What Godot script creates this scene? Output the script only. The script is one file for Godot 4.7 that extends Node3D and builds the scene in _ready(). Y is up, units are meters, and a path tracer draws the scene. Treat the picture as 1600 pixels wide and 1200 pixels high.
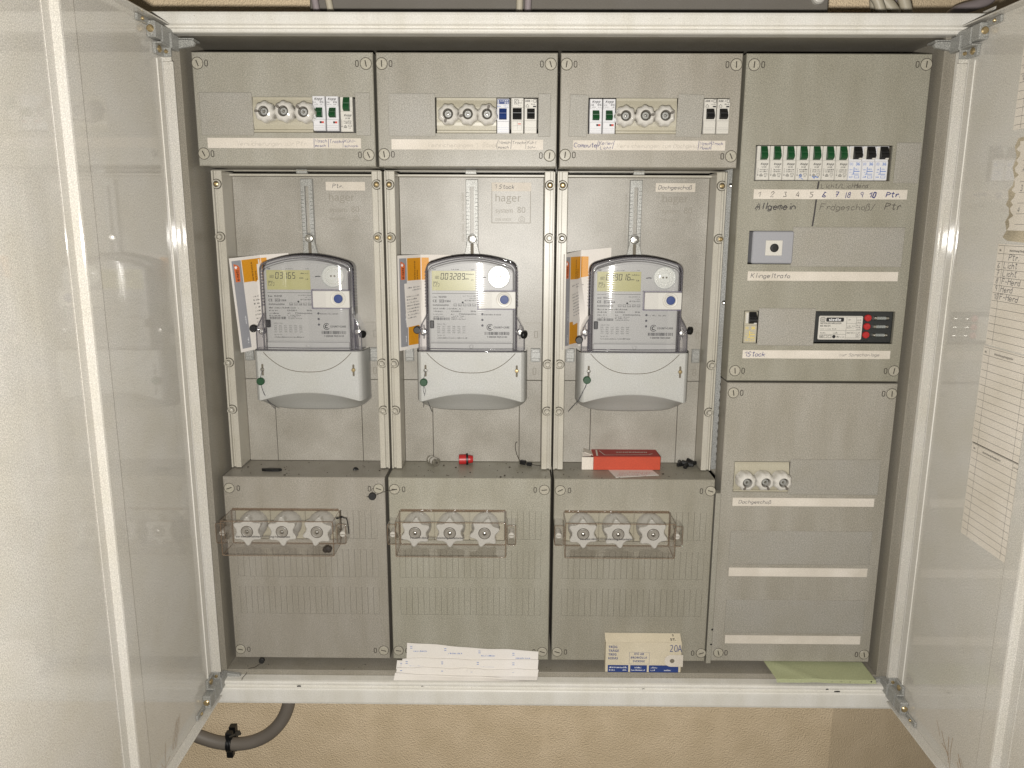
extends Node3D
# An open electrical meter cabinet. All measures below are millimetres: x to the right, y up, z towards the viewer;
# the origin is the lower left corner of the cover plates, in their front plane.

const MM := 0.001
var rng := RandomNumberGenerator.new()
var M := {}
var fonts := {}
var font_base := {}

# ------------------------------------------------------------------ geometry
class Geo:
	var v := PackedVector3Array()
	var n := PackedVector3Array()
	var xf := Transform3D.IDENTITY

	func t3(a: Vector3, b: Vector3, c: Vector3, na: Vector3, nb: Vector3, nc: Vector3) -> void:
		v.append(xf * a); v.append(xf * c); v.append(xf * b)
		n.append((xf.basis * na).normalized()); n.append((xf.basis * nc).normalized()); n.append((xf.basis * nb).normalized())

	func tri(a: Vector3, b: Vector3, c: Vector3) -> void:
		var k := (b - a).cross(c - a)
		if k.length_squared() < 1e-14: return
		k = k.normalized()
		t3(a, b, c, k, k, k)

	func quad(a: Vector3, b: Vector3, c: Vector3, d: Vector3) -> void:
		tri(a, b, c); tri(a, c, d)

	func quad_from(a: Vector3, b: Vector3, c: Vector3, d: Vector3, o: Vector3) -> void:
		var k := (b - a).cross(c - a)
		if k.dot((a + b + c + d) * 0.25 - o) < 0: quad(a, d, c, b)
		else: quad(a, b, c, d)

	func box(x0: float, x1: float, y0: float, y1: float, z0: float, z1: float, b := 0.0) -> void:
		var lo := Vector3(x0, y0, z0)
		var hi := Vector3(x1, y1, z1)
		var o := (lo + hi) * 0.5
		b = minf(b, 0.45 * minf(x1 - x0, minf(y1 - y0, z1 - z0)))
		for a in 3:
			var p := (a + 1) % 3
			var q := (a + 2) % 3
			for s in 2:
				var c := []
				for k in [[0, 0], [1, 0], [1, 1], [0, 1]]:
					var w := Vector3()
					w[a] = hi[a] if s else lo[a]
					w[p] = (hi[p] - b) if k[0] else (lo[p] + b)
					w[q] = (hi[q] - b) if k[1] else (lo[q] + b)
					c.append(w)
				quad_from(c[0], c[1], c[2], c[3], o)
			if b > 0:
				for s in 2:
					for u in 2:
						var e := []
						for k in [[0, 0], [1, 0], [1, 1], [0, 1]]:
							var w := Vector3()
							var on_p: bool = k[0] == 0
							w[p] = (hi[p] if s else lo[p]) if on_p else ((hi[p] - b) if s else (lo[p] + b))
							w[q] = ((hi[q] - b) if u else (lo[q] + b)) if on_p else (hi[q] if u else lo[q])
							e.append(w)
						# e0 (p face, low a), e1 (q face, low a), e2 (q face, high a), e3 (p face, high a)
						e[0][a] = lo[a] + b; e[1][a] = lo[a] + b; e[2][a] = hi[a] - b; e[3][a] = hi[a] - b
						quad_from(e[0], e[1], e[2], e[3], o)
		if b > 0:
			for i in 8:
				var s := Vector3(i & 1, (i >> 1) & 1, (i >> 2) & 1)
				var f := Vector3()
				var g := Vector3()
				for a in 3:
					f[a] = hi[a] if s[a] > 0 else lo[a]
					g[a] = (hi[a] - b) if s[a] > 0 else (lo[a] + b)
				var a1 := Vector3(f.x, g.y, g.z)
				var a2 := Vector3(g.x, f.y, g.z)
				var a3 := Vector3(g.x, g.y, f.z)
				if (a2 - a1).cross(a3 - a1).dot(a1 - o) < 0: tri(a1, a3, a2)
				else: tri(a1, a2, a3)

	static func inset(poly: PackedVector2Array, d: float) -> PackedVector2Array:
		var out := PackedVector2Array()
		var m := poly.size()
		for i in m:
			var e0 := (poly[i] - poly[(i + m - 1) % m]).normalized()
			var e1 := (poly[(i + 1) % m] - poly[i]).normalized()
			var n0 := Vector2(-e0.y, e0.x)
			var n1 := Vector2(-e1.y, e1.x)
			var k := n0 + n1
			var l := maxf(k.dot(n0), 0.35)
			out.append(poly[i] + k / l * d)
		return out

	# outline given counter-clockwise
	func prism(poly: PackedVector2Array, z0: float, z1: float, bev := 0.0, smooth := false, back := false) -> void:
		var m := poly.size()
		var top := inset(poly, bev) if bev > 0 else poly
		var zt := z1
		var zs := z1 - bev
		var nm := PackedVector2Array()
		for i in m:
			var e := (poly[(i + 1) % m] - poly[(i + m - 1) % m]).normalized()
			nm.append(Vector2(e.y, -e.x))
		for i in m:
			var j := (i + 1) % m
			var a := Vector3(poly[i].x, poly[i].y, z0)
			var b := Vector3(poly[j].x, poly[j].y, z0)
			var c := Vector3(poly[j].x, poly[j].y, zs)
			var d := Vector3(poly[i].x, poly[i].y, zs)
			var na := Vector3(nm[i].x, nm[i].y, 0)
			var nb := Vector3(nm[j].x, nm[j].y, 0)
			if smooth:
				t3(a, b, c, na, nb, nb); t3(a, c, d, na, nb, na)
			else:
				quad(a, b, c, d)
			if bev > 0:
				var e := Vector3(top[j].x, top[j].y, zt)
				var f := Vector3(top[i].x, top[i].y, zt)
				if smooth:
					var u := Vector3(0, 0, 1)
					t3(d, c, e, na + u, nb + u, nb + u); t3(d, e, f, na + u, nb + u, na + u)
				else:
					quad(d, c, e, f)
		cap(top, zt)
		if back: cap(poly, z0, true)

	func cap(poly: PackedVector2Array, z: float, back := false) -> void:
		var ids := Geometry2D.triangulate_polygon(poly)
		var k := Vector3(0, 0, -1 if back else 1)
		for i in range(0, ids.size(), 3):
			var a := Vector3(poly[ids[i]].x, poly[ids[i]].y, z)
			var b := Vector3(poly[ids[i + 1]].x, poly[ids[i + 1]].y, z)
			var c := Vector3(poly[ids[i + 2]].x, poly[ids[i + 2]].y, z)
			if (b - a).cross(c - a).dot(k) < 0: t3(a, c, b, k, k, k)
			else: t3(a, b, c, k, k, k)

	# a ring round the z axis; profile of (radius, z) from the back round the outside to the front and in; lobes: amplitude per profile point
	func lathe(profile: Array, seg := 24, amps := [], lobes := 0, cx := 0.0, cy := 0.0, phase := 0.0) -> void:
		var at := func(i: int, th: float) -> Vector3:
			var r: float = profile[i].x
			if i < amps.size(): r *= 1.0 + amps[i] * cos(lobes * (th - phase))
			return Vector3(cx + r * cos(th), cy + r * sin(th), profile[i].y)
		for i in profile.size() - 1:
			for j in seg:
				var t0 := TAU * j / seg
				var t1 := TAU * (j + 1) / seg
				var a: Vector3 = at.call(i, t0)
				var b: Vector3 = at.call(i, t1)
				var c: Vector3 = at.call(i + 1, t1)
				var d: Vector3 = at.call(i + 1, t0)
				var w0: Vector3 = (at.call(i, t0 + 0.02) - at.call(i, t0 - 0.02)) + (at.call(i + 1, t0 + 0.02) - at.call(i + 1, t0 - 0.02))
				var w1: Vector3 = (at.call(i, t1 + 0.02) - at.call(i, t1 - 0.02)) + (at.call(i + 1, t1 + 0.02) - at.call(i + 1, t1 - 0.02))
				var n0: Vector3 = w0.cross(d - a).normalized()
				var n1: Vector3 = w1.cross(c - b).normalized()
				if (b - a).length_squared() > 1e-10: t3(a, b, c, n0, n1, n1)
				if (d - c).length_squared() > 1e-10: t3(a, c, d, n0, n1, n0)

	# rows of points, smooth over the whole sheet
	func sheet(rows: Array, flip := false) -> void:
		var R := rows.size()
		var C: int = rows[0].size()
		var nn := []
		for i in R:
			var line := PackedVector3Array()
			for j in C:
				var du: Vector3 = rows[i][mini(j + 1, C - 1)] - rows[i][maxi(j - 1, 0)]
				var dv: Vector3 = rows[mini(i + 1, R - 1)][j] - rows[maxi(i - 1, 0)][j]
				var k := du.cross(dv)
				k = k.normalized() if k.length_squared() > 1e-12 else Vector3(0, 0, 1)
				line.append(-k if flip else k)
			nn.append(line)
		for i in R - 1:
			for j in C - 1:
				var a: Vector3 = rows[i][j]
				var b: Vector3 = rows[i][j + 1]
				var c: Vector3 = rows[i + 1][j + 1]
				var d: Vector3 = rows[i + 1][j]
				if flip:
					t3(a, d, c, nn[i][j], nn[i + 1][j], nn[i + 1][j + 1]); t3(a, c, b, nn[i][j], nn[i + 1][j + 1], nn[i][j + 1])
				else:
					t3(a, b, c, nn[i][j], nn[i][j + 1], nn[i + 1][j + 1]); t3(a, c, d, nn[i][j], nn[i + 1][j + 1], nn[i + 1][j])

	func tube(path: Array, r: float, seg := 10, caps := true) -> void:
		var rows := []
		var side := Vector3(0, 0, 1)
		for i in path.size():
			var t: Vector3 = (path[mini(i + 1, path.size() - 1)] - path[maxi(i - 1, 0)]).normalized()
			if absf(t.dot(side)) > 0.95: side = Vector3(1, 0, 0) if absf(t.x) < 0.9 else Vector3(0, 1, 0)
			var u := (side - t * side.dot(t)).normalized()
			var w := t.cross(u)
			side = u
			var ring := PackedVector3Array()
			for j in seg + 1:
				var a := TAU * j / seg
				ring.append(path[i] + (u * cos(a) + w * sin(a)) * r)
			rows.append(ring)
		for i in rows.size() - 1:
			for j in seg:
				var p0: Vector3 = path[i]
				var p1: Vector3 = path[i + 1]
				var a: Vector3 = rows[i][j]
				var b: Vector3 = rows[i][j + 1]
				var c: Vector3 = rows[i + 1][j + 1]
				var d: Vector3 = rows[i + 1][j]
				t3(a, b, c, a - p0, b - p0, c - p1); t3(a, c, d, a - p0, c - p1, d - p1)
		if caps:
			for e in [0, rows.size() - 1]:
				for j in seg:
					if e == 0: tri(path[e], rows[e][j + 1], rows[e][j])
					else: tri(path[e], rows[e][j], rows[e][j + 1])

	# front plate with rectangular openings [x0, x1, y0, y1]; its outer walls reach back to zb, the walls of the openings to zh
	func plate(x0: float, x1: float, y0: float, y1: float, zb: float, z1: float, holes: Array, zh: float, b := 1.2) -> void:
		var xs := [x0 + b, x1 - b]
		var ys := [y0 + b, y1 - b]
		for h in holes:
			for k in [h[0], h[1]]:
				if not xs.has(k): xs.append(k)
			for k in [h[2], h[3]]:
				if not ys.has(k): ys.append(k)
		xs.sort(); ys.sort()
		for i in xs.size() - 1:
			for j in ys.size() - 1:
				var c := Vector2((xs[i] + xs[i + 1]) / 2, (ys[j] + ys[j + 1]) / 2)
				var inside := false
				for h in holes:
					if c.x > h[0] and c.x < h[1] and c.y > h[2] and c.y < h[3]: inside = true
				if not inside:
					quad(Vector3(xs[i], ys[j], z1), Vector3(xs[i + 1], ys[j], z1), Vector3(xs[i + 1], ys[j + 1], z1), Vector3(xs[i], ys[j + 1], z1))
		var outer := [Vector2(x0, y0), Vector2(x1, y0), Vector2(x1, y1), Vector2(x0, y1)]
		var inner := [Vector2(x0 + b, y0 + b), Vector2(x1 - b, y0 + b), Vector2(x1 - b, y1 - b), Vector2(x0 + b, y1 - b)]
		for i in 4:
			var j := (i + 1) % 4
			var o0: Vector2 = outer[i]
			var o1: Vector2 = outer[j]
			var i0: Vector2 = inner[i]
			var i1: Vector2 = inner[j]
			quad(Vector3(o0.x, o0.y, z1 - b), Vector3(o1.x, o1.y, z1 - b), Vector3(i1.x, i1.y, z1), Vector3(i0.x, i0.y, z1))
			quad(Vector3(o0.x, o0.y, zb), Vector3(o1.x, o1.y, zb), Vector3(o1.x, o1.y, z1 - b), Vector3(o0.x, o0.y, z1 - b))
		for h in holes:
			var hc := [Vector2(h[0], h[2]), Vector2(h[1], h[2]), Vector2(h[1], h[3]), Vector2(h[0], h[3])]
			for i in 4:
				var p: Vector2 = hc[i]
				var q: Vector2 = hc[(i + 1) % 4]
				quad(Vector3(p.x, p.y, z1), Vector3(q.x, q.y, z1), Vector3(q.x, q.y, zh), Vector3(p.x, p.y, zh))

	# flat ink line along points, facing +z
	func ink(pts: Array, w: float, z: float) -> void:
		var m := pts.size()
		if m < 2: return
		var l := []
		var r := []
		for i in m:
			var d0: Vector2 = (pts[i] - pts[maxi(i - 1, 0)]).normalized()
			var d1: Vector2 = (pts[mini(i + 1, m - 1)] - pts[i]).normalized()
			if i == 0: d0 = d1
			if i == m - 1: d1 = d0
			var k := Vector2(-d0.y, d0.x) + Vector2(-d1.y, d1.x)
			var q := maxf(k.dot(Vector2(-d0.y, d0.x)), 0.6)
			k = k / q * w * 0.5
			l.append(pts[i] + k); r.append(pts[i] - k)
		var up := Vector3(0, 0, 1)
		for i in m - 1:
			var a := Vector3(r[i].x, r[i].y, z)
			var b := Vector3(r[i + 1].x, r[i + 1].y, z)
			var c := Vector3(l[i + 1].x, l[i + 1].y, z)
			var d := Vector3(l[i].x, l[i].y, z)
			t3(a, b, c, up, up, up); t3(a, c, d, up, up, up)

	func rect(x0: float, x1: float, y0: float, y1: float, z: float) -> void:
		quad(Vector3(x0, y0, z), Vector3(x1, y0, z), Vector3(x1, y1, z), Vector3(x0, y1, z))

	func mesh() -> ArrayMesh:
		var p := PackedVector3Array()
		p.resize(v.size())
		for i in v.size(): p[i] = v[i] * 0.001
		var a := []
		a.resize(Mesh.ARRAY_MAX)
		a[Mesh.ARRAY_VERTEX] = p
		a[Mesh.ARRAY_NORMAL] = n
		var m := ArrayMesh.new()
		m.add_surface_from_arrays(Mesh.PRIMITIVE_TRIANGLES, a)
		return m


func rrect(x0: float, x1: float, y0: float, y1: float, r: float, seg := 4) -> PackedVector2Array:
	var p := PackedVector2Array()
	for k in [[x1 - r, y0 + r, -PI / 2], [x1 - r, y1 - r, 0.0], [x0 + r, y1 - r, PI / 2], [x0 + r, y0 + r, PI]]:
		for i in seg + 1:
			var a: float = k[2] + PI / 2 * i / seg
			p.append(Vector2(k[0] + r * cos(a), k[1] + r * sin(a)))
	return p


func disc(cx: float, cy: float, r: float, seg := 20) -> PackedVector2Array:
	var p := PackedVector2Array()
	for i in seg: p.append(Vector2(cx + r * cos(TAU * i / seg), cy + r * sin(TAU * i / seg)))
	return p

# ------------------------------------------------------------------ objects
func numbered(called: String, parent: Node) -> String:
	if not parent.has_node(called): return called
	var i := 1
	while parent.has_node("%s_%03d" % [called, i]): i += 1
	return "%s_%03d" % [called, i]


func tag(o: Node, label: String, category := "", group := "", kind := "") -> Node:
	if label: o.set_meta("label", label)
	if category: o.set_meta("category", category)
	if group: o.set_meta("group", group)
	if kind: o.set_meta("kind", kind)
	return o


func thing(called: String, label: String, category: String, at := Vector3.ZERO, group := "") -> Node3D:
	var o := Node3D.new()
	o.name = numbered(called, self)
	add_child(o, true)
	o.position = at * MM
	tag(o, label, category, group)
	return o


func put(called: String, g: Variant, mat: Material, parent: Node = self, at := Vector3.ZERO) -> MeshInstance3D:
	var o := MeshInstance3D.new()
	o.name = numbered(called, parent)
	o.mesh = g.mesh() if g is Geo else g
	o.material_override = mat
	parent.add_child(o, true)
	o.position = at * MM
	return o


func one(called: String, g: Geo, mat: Material, label: String, category: String, at := Vector3.ZERO, group := "") -> MeshInstance3D:
	var o := put(called, g, mat, self, at)
	tag(o, label, category, group)
	return o


func copy(o: Node3D, label: String, at: Vector3) -> Node3D:
	var c: Node3D = o.duplicate()
	c.name = numbered(String(o.name).split("_0")[0], self)
	add_child(c, true)
	c.position = at * MM
	c.set_meta("label", label)
	return c

# ------------------------------------------------------------------ lettering
func type_font(kind: String) -> Font:
	if not fonts.has(kind):
		var f := SystemFont.new()
		f.font_names = PackedStringArray(["Droid Sans Mono" if kind == "mono" else "Droid Serif" if kind == "serif" else "Droid Sans"])
		if kind == "bold": f.font_weight = 700
		fonts[kind] = f
		var t := TextMesh.new()
		t.font = f; t.text = "H"; t.font_size = 32; t.pixel_size = 1.0; t.depth = 0.0
		var b := t.get_aabb()
		font_base[kind] = [b.position.y, b.size.y]
	return fonts[kind]


# printed text, capital height h; align 0 left, 1 centre, 2 right; squeeze narrows it, lean slants it
func words(g: Geo, s: String, x: float, y: float, h: float, z: float, kind := "sans", align := 0, squeeze := 1.0, lean := 0.0, fine := 3.0) -> void:
	if h < 3.3 and kind == "sans": kind = "bold"
	var t := TextMesh.new()
	t.font = type_font(kind)
	t.text = s; t.font_size = 32; t.pixel_size = 1.0; t.depth = 0.0; t.curve_step = fine
	var a: Array = t.get_mesh_arrays()
	if a.is_empty() or a[Mesh.ARRAY_VERTEX] == null: return
	var p: PackedVector3Array = a[Mesh.ARRAY_VERTEX]
	var ix: PackedInt32Array = a[Mesh.ARRAY_INDEX] if a[Mesh.ARRAY_INDEX] != null else PackedInt32Array(range(p.size()))
	var b := t.get_aabb()
	var k: float = h / font_base[kind][1]
	var x0: float = b.position.x + b.size.x * 0.5 * align
	var up := Vector3(0, 0, 1)
	for i in range(0, ix.size(), 3):
		var q := []
		for j in 3:
			var w := p[ix[i + j]]
			var yy: float = (w.y - font_base[kind][0]) * k
			q.append(Vector3(x + (w.x - x0) * k * squeeze + yy * lean, y + yy, z))
		var c: Vector3 = (q[1] - q[0]).cross(q[2] - q[0])
		if c.z >= 0: g.t3(q[0], q[1], q[2], up, up, up)
		else: g.t3(q[0], q[2], q[1], up, up, up)


# handwriting: strokes on a 0..9 grid, baseline 2, small letters up to 6
const HAND := {
	"a": "55361513224253 5652", "b": "1912 15365553421213", "c": "55361513224253", "d": "55361513224253 5952", "e": "145455361513224253", "f": "59483732 2656",
	"g": "55361513224253 5651402011", "h": "1912 15365552", "i": "3632 3839", "k": "1912 5614 2552", "l": "3932", "m": "1612 15263532 35465552", "n": "1612 15365552",
	"o": "3615132242535536", "p": "1610 15365553421213", "r": "2622 24365655", "s": "5546152444534222", "t": "39334253 1757", "u": "1613224253 5652", "w": "1622365266",
	"x": "1652 5612", "z": "16561252", "A": "124962 2555", "C": "68492815234262", "D": "1912 194968644212", "E": "691912 1656", "F": "691912 1656", "H": "1912 6962 1666", "K": "1912 6915 2662",
	"L": "191262", "M": "12193669 6962", "P": "1912 1949685615", "S": "6849281646544212", "T": "1969 3932", "V": "193269", "W": "1922375269", "ß": "10182949483646534222",
	"1": "174942", "2": "173949571252", "3": "1949364553422213", "4": "391454 4742", "5": "5919264655534212", "6": "583814132242534415", "7": "195932 2656",
	"8": "362728394958574636 3625233242535546", "9": "55362739495852", "0": "3928132242545839", "-": "1555", ".": "2223", ",": "3221", "|": "3931", "/": "1159", "ü": "1613224253 5652 2829 4849",
	"ö": "3615132242535536 2829 4849"
}


func pen(g: Geo, s: String, x: float, y: float, h: float, w: float, z: float, lean := 0.18, wob := 0.35) -> float:
	w *= 1.35 if h > 5.0 else 0.95
	var k := h / 7.0
	var lift := 0.0
	for ch in s:
		if ch == " ":
			x += k * 4.0
			continue
		var code: String = HAND.get(ch, "1555")
		var far := 0.0
		var sc := 1.0 + rng.randf_range(-0.08, 0.08)
		for stroke in code.split(" ", false):
			if stroke.length() < 4: continue
			var pts := []
			for i in range(0, stroke.length() - 1, 2):
				var px := float(stroke[i].to_int()) + rng.randf_range(-wob, wob)
				var py := (float(stroke[i + 1].to_int()) - 2.0) * sc + rng.randf_range(-wob, wob)
				far = maxf(far, px)
				pts.append(Vector2(x + (px - 1.0) * k + py * k * lean, y + py * k))
			lift += 0.002
			g.ink(pts, w, z + lift)
		x += k * (maxf(far, 2.5) + 0.6)
	return x


# print too small to read: short strokes set like letters
func fine_print(g: Geo, x0: float, x1: float, y: float, h: float, z: float, dense := 0.85) -> void:
	var x := x0
	while x < x1 - h * 0.5:
		if rng.randf() < dense:
			var k := rng.randi() % 4
			var w := h * 0.42
			var t := h * 0.23
			var up := h * (1.0 if rng.randf() < 0.3 else 0.72)
			if k != 3: g.rect(x, x + t, y, y + up, z)
			if k != 0: g.rect(x + t, x + w, y + (0.0 if k == 1 else up - t), y + (t if k == 1 else up), z)
			if k == 2: g.rect(x + w - t, x + w, y, y + up - t, z)
			if k == 3: g.rect(x, x + w, y, y + t, z)
		x += h * 0.62


func bars(g: Geo, x0: float, x1: float, y0: float, y1: float, z: float) -> void:
	var x := x0
	while x < x1:
		var w := [0.35, 0.35, 0.7, 1.0][rng.randi() % 4] as float
		g.rect(x, minf(x + w, x1), y0, y1, z)
		x += w + ([0.35, 0.6, 0.9][rng.randi() % 3] as float)


const SEG := {"0": "abcdef", "1": "bc", "2": "abged", "3": "abgcd", "5": "afgcd", "6": "afgedc", "8": "abcdefg", "9": "abcdfg", "[": "adef", "]": "abcd"}
func digits(g: Geo, s: String, x: float, y: float, w: float, h: float, t: float, z: float) -> void:
	for ch in s:
		for k in String(SEG.get(ch, "")):
			var r := []
			match k:
				"a": r = [t, w - t, h - t, h]
				"g": r = [t, w - t, h / 2 - t / 2, h / 2 + t / 2]
				"d": r = [t, w - t, 0, t]
				"f": r = [0, t, h / 2 + t * 0.3, h - t * 0.3]
				"b": r = [w - t, w, h / 2 + t * 0.3, h - t * 0.3]
				"e": r = [0, t, t * 0.3, h / 2 - t * 0.3]
				"c": r = [w - t, w, t * 0.3, h / 2 - t * 0.3]
			var l0: float = r[2] * 0.1
			var l1: float = r[3] * 0.1
			g.quad(Vector3(x + r[0] + l0, y + r[2], z), Vector3(x + r[1] + l0, y + r[2], z), Vector3(x + r[1] + l1, y + r[3], z), Vector3(x + r[0] + l1, y + r[3], z))
		x += w * 1.32

# ------------------------------------------------------------------ materials
func noise(freq: float, oct: int, lo: float, hi: float, seed_: int, px := 512, tint := Color.WHITE, spread := 0.0) -> NoiseTexture2D:
	var f := FastNoiseLite.new()
	f.noise_type = FastNoiseLite.TYPE_SIMPLEX_SMOOTH
	f.seed = seed_; f.frequency = freq
	f.fractal_type = FastNoiseLite.FRACTAL_FBM
	f.fractal_octaves = oct
	var t := NoiseTexture2D.new()
	t.width = px; t.height = px; t.seamless = true; t.noise = f
	var r := Gradient.new()
	r.set_color(0, Color(lo * tint.r, lo * tint.g, lo * tint.b)); r.set_color(1, Color(hi, hi, hi))
	r.set_offset(0, spread); r.set_offset(1, 1.0 - spread)
	t.color_ramp = r
	return t


var tex := {}
func flat(color: Color, rough := 0.5, grain := 0.0, blotch := 0.0, bump := 0.0, metal := 0.0) -> StandardMaterial3D:
	var m := StandardMaterial3D.new()
	m.albedo_color = color
	m.roughness = rough
	m.metallic = metal
	if grain > 0:
		var key := "g%.2f" % grain
		if not tex.has(key): tex[key] = noise(0.42, 2, 1.0 - grain, 1.0, 11, 512, Color.WHITE, 0.22)
		m.albedo_texture = tex[key]
		m.uv1_triplanar = true; m.uv1_world_triplanar = true
		m.uv1_scale = Vector3.ONE * 3.1
	if blotch > 0:
		var key := "b%.2f" % blotch
		if not tex.has(key): tex[key] = noise(0.012, 4, 1.0 - blotch, 1.0, 5, 512, Color(1.0, 0.993, 0.97))
		m.detail_enabled = true
		m.detail_blend_mode = BaseMaterial3D.BLEND_MODE_MUL
		m.detail_albedo = tex[key]
		m.detail_uv_layer = BaseMaterial3D.DETAIL_UV_2
		m.uv2_triplanar = true; m.uv2_world_triplanar = true
		m.uv2_scale = Vector3.ONE * 1.7
	if bump > 0:
		if not tex.has("h"): tex["h"] = noise(0.16, 3, 0.0, 1.0, 23)
		m.heightmap_enabled = true
		m.heightmap_scale = bump
		m.heightmap_texture = tex["h"]
		m.uv1_triplanar = true; m.uv1_world_triplanar = true
		m.uv1_scale = Vector3.ONE * 3.1
	return m


func pane(color: Color, alpha: float, rough := 0.05) -> StandardMaterial3D:
	var m := StandardMaterial3D.new()
	m.transparency = BaseMaterial3D.TRANSPARENCY_ALPHA
	m.albedo_color = Color(color.r, color.g, color.b, alpha)
	m.roughness = rough
	m.cull_mode = BaseMaterial3D.CULL_DISABLED
	return m


func make_materials() -> void:
	M.cover = flat(Color8(173, 169, 157), 0.42, 0.27, 0.08, 0.004)
	M.blank = flat(Color8(169, 165, 156), 0.5, 0.27, 0.03, 0.004)
	M.board = flat(Color8(180, 175, 165), 0.4, 0.27, 0.14, 0.003)
	M.rail = flat(Color8(188, 183, 171), 0.35, 0.14, 0.06)
	M.body = flat(Color8(158, 152, 140), 0.4, 0.27, 0.06, 0.003)
	M.enamel = flat(Color8(226, 223, 216), 0.24, 0.12, 0.06, 0.001)
	M.door = flat(Color8(214, 210, 202), 0.05, 0.24, 0.03)
	M.door.metallic_specular = 0.62
	M.wall = flat(Color8(252, 229, 194), 0.9, 0.22, 0.07, 0.18)
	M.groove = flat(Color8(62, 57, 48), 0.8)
	M.dark = flat(Color8(26, 25, 24), 0.6)
	M.black = flat(Color8(12, 12, 12), 0.45)
	M.line = flat(Color8(96, 89, 76), 0.7)
	M.cap = flat(Color8(174, 168, 152), 0.42, 0.2)
	M.paper = flat(Color8(220, 212, 201), 0.85, 0.12, 0.10)
	M.white_paper = flat(Color8(216, 211, 206), 0.8, 0.06, 0.03)
	M.old_paper = flat(Color8(216, 205, 182), 0.85, 0.14, 0.10)
	M.list_paper = flat(Color8(226, 218, 206), 0.85, 0.16, 0.06)
	M.cream = flat(Color8(178, 172, 154), 0.4, 0.14, 0.05)
	M.porcelain = flat(Color8(198, 194, 186), 0.12, 0.06)
	M.porcelain.clearcoat_enabled = true
	M.porcelain.clearcoat = 0.6
	M.porcelain.clearcoat_roughness = 0.05
	M.porcelain_dull = flat(Color8(184, 181, 174), 0.16, 0.08)
	M.device = flat(Color8(198, 194, 185), 0.4, 0.08)
	M.device_white = flat(Color8(206, 205, 206), 0.35, 0.06)
	M.meter_grey = flat(Color8(184, 184, 181), 0.45, 0.16, 0.03, 0.005)
	M.housing = flat(Color8(158, 157, 155), 0.45, 0.05)
	M.faceplate = flat(Color8(160, 159, 156), 0.4, 0.10)
	M.button_plate = flat(Color8(190, 187, 180), 0.45, 0.05)
	M.lcd = flat(Color8(164, 160, 112), 0.3, 0.08)
	M.zinc = flat(Color8(194, 194, 190), 0.45, 0.40, 0.12, 0.002, 0.2)
	M.steel = flat(Color8(200, 198, 192), 0.25, 0.0, 0.0, 0.0, 1.0)
	M.reflector = flat(Color8(206, 204, 198), 0.3, 0.06, 0.0, 0.0, 0.6)
	M.brass = flat(Color8(182, 162, 122), 0.35, 0.1, 0.0, 0.0, 0.8)
	M.green = flat(Color8(20, 66, 34), 0.35)
	M.seal_green = flat(Color8(20, 62, 34), 0.45)
	M.blue = flat(Color8(18, 46, 104), 0.5)
	M.navy = flat(Color8(30, 54, 112), 0.7, 0.06)
	M.red = flat(Color8(168, 34, 34), 0.4, 0.1)
	M.red_board = flat(Color8(198, 72, 40), 0.6, 0.16, 0.12)
	M.red_dark = flat(Color8(150, 40, 32), 0.6, 0.05, 0.05)
	M.orange = flat(Color8(206, 142, 30), 0.5, 0.12)
	M.logo = flat(Color8(196, 98, 48), 0.5, 0.05)
	M.leaf_grey = flat(Color8(138, 138, 142), 0.5, 0.05)
	M.green_paper = flat(Color8(182, 187, 148), 0.85, 0.2, 0.06)
	M.hose = flat(Color8(128, 120, 111), 0.55, 0.08, 0.08)
	M.duct = flat(Color8(112, 107, 100), 0.7, 0.08, 0.05)
	M.cable = flat(Color8(186, 178, 160), 0.5, 0.05, 0.05)
	M.cable_violet = flat(Color8(150, 140, 142), 0.5, 0.05, 0.05)
	M.glue = flat(Color8(230, 216, 188), 0.5, 0.3, 0.3)
	M.rust = flat(Color8(150, 128, 104), 0.8)
	M.pencil = flat(Color8(168, 161, 150), 0.8)
	M.pencil_dark = flat(Color8(80, 75, 68), 0.8)
	M.marker = flat(Color8(54, 50, 50), 0.7)
	M.blue_ink = flat(Color8(40, 44, 100), 0.7)
	M.print = flat(Color8(20, 20, 22), 0.6)
	M.print_grey = flat(Color8(70, 70, 74), 0.6)
	M.print_blue = flat(Color8(70, 106, 172), 0.6)
	M.print_yellow = flat(Color8(206, 180, 70), 0.6)
	M.print_red = flat(Color8(180, 56, 40), 0.6)
	M.white_ink = flat(Color8(226, 226, 226), 0.6)
	M.emboss = flat(Color8(128, 122, 110), 0.5)
	# marks run down the plates and doors, so their dirt is drawn out upwards
	for k in ["cover", "enamel", "body"]: M[k].uv2_scale = Vector3(3.4, 0.9, 3.4)
	for k in 8:
		var c: StandardMaterial3D = M.cover.duplicate()
		var lv: float = [1.0, 0.965, 0.985, 0.95, 1.015, 0.975, 1.0, 0.96][k]
		c.albedo_color = Color(M.cover.albedo_color.r * lv, M.cover.albedo_color.g * lv * (1.0 - 0.006 * (k % 3)), M.cover.albedo_color.b * lv * (1.0 - 0.007 * (k % 4)))
		c.uv2_offset = Vector3(0.37 * k, 0.23 * k, 0.11 * k)
		c.roughness = 0.36 + 0.03 * (k % 4)
		M["cover%d" % k] = c
	M.clear = pane(Color8(214, 208, 226), 0.02, 0.065)
	M.clear_side = pane(Color8(196, 191, 204), 0.11, 0.08)
	M.clear_edge = pane(Color8(150, 144, 164), 0.40, 0.06)
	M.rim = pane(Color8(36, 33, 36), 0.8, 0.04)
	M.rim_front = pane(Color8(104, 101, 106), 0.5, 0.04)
	M.tinted = pane(Color8(158, 138, 120), 0.06, 0.04)
	M.tinted_edge = pane(Color8(128, 106, 86), 0.42, 0.05)
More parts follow.
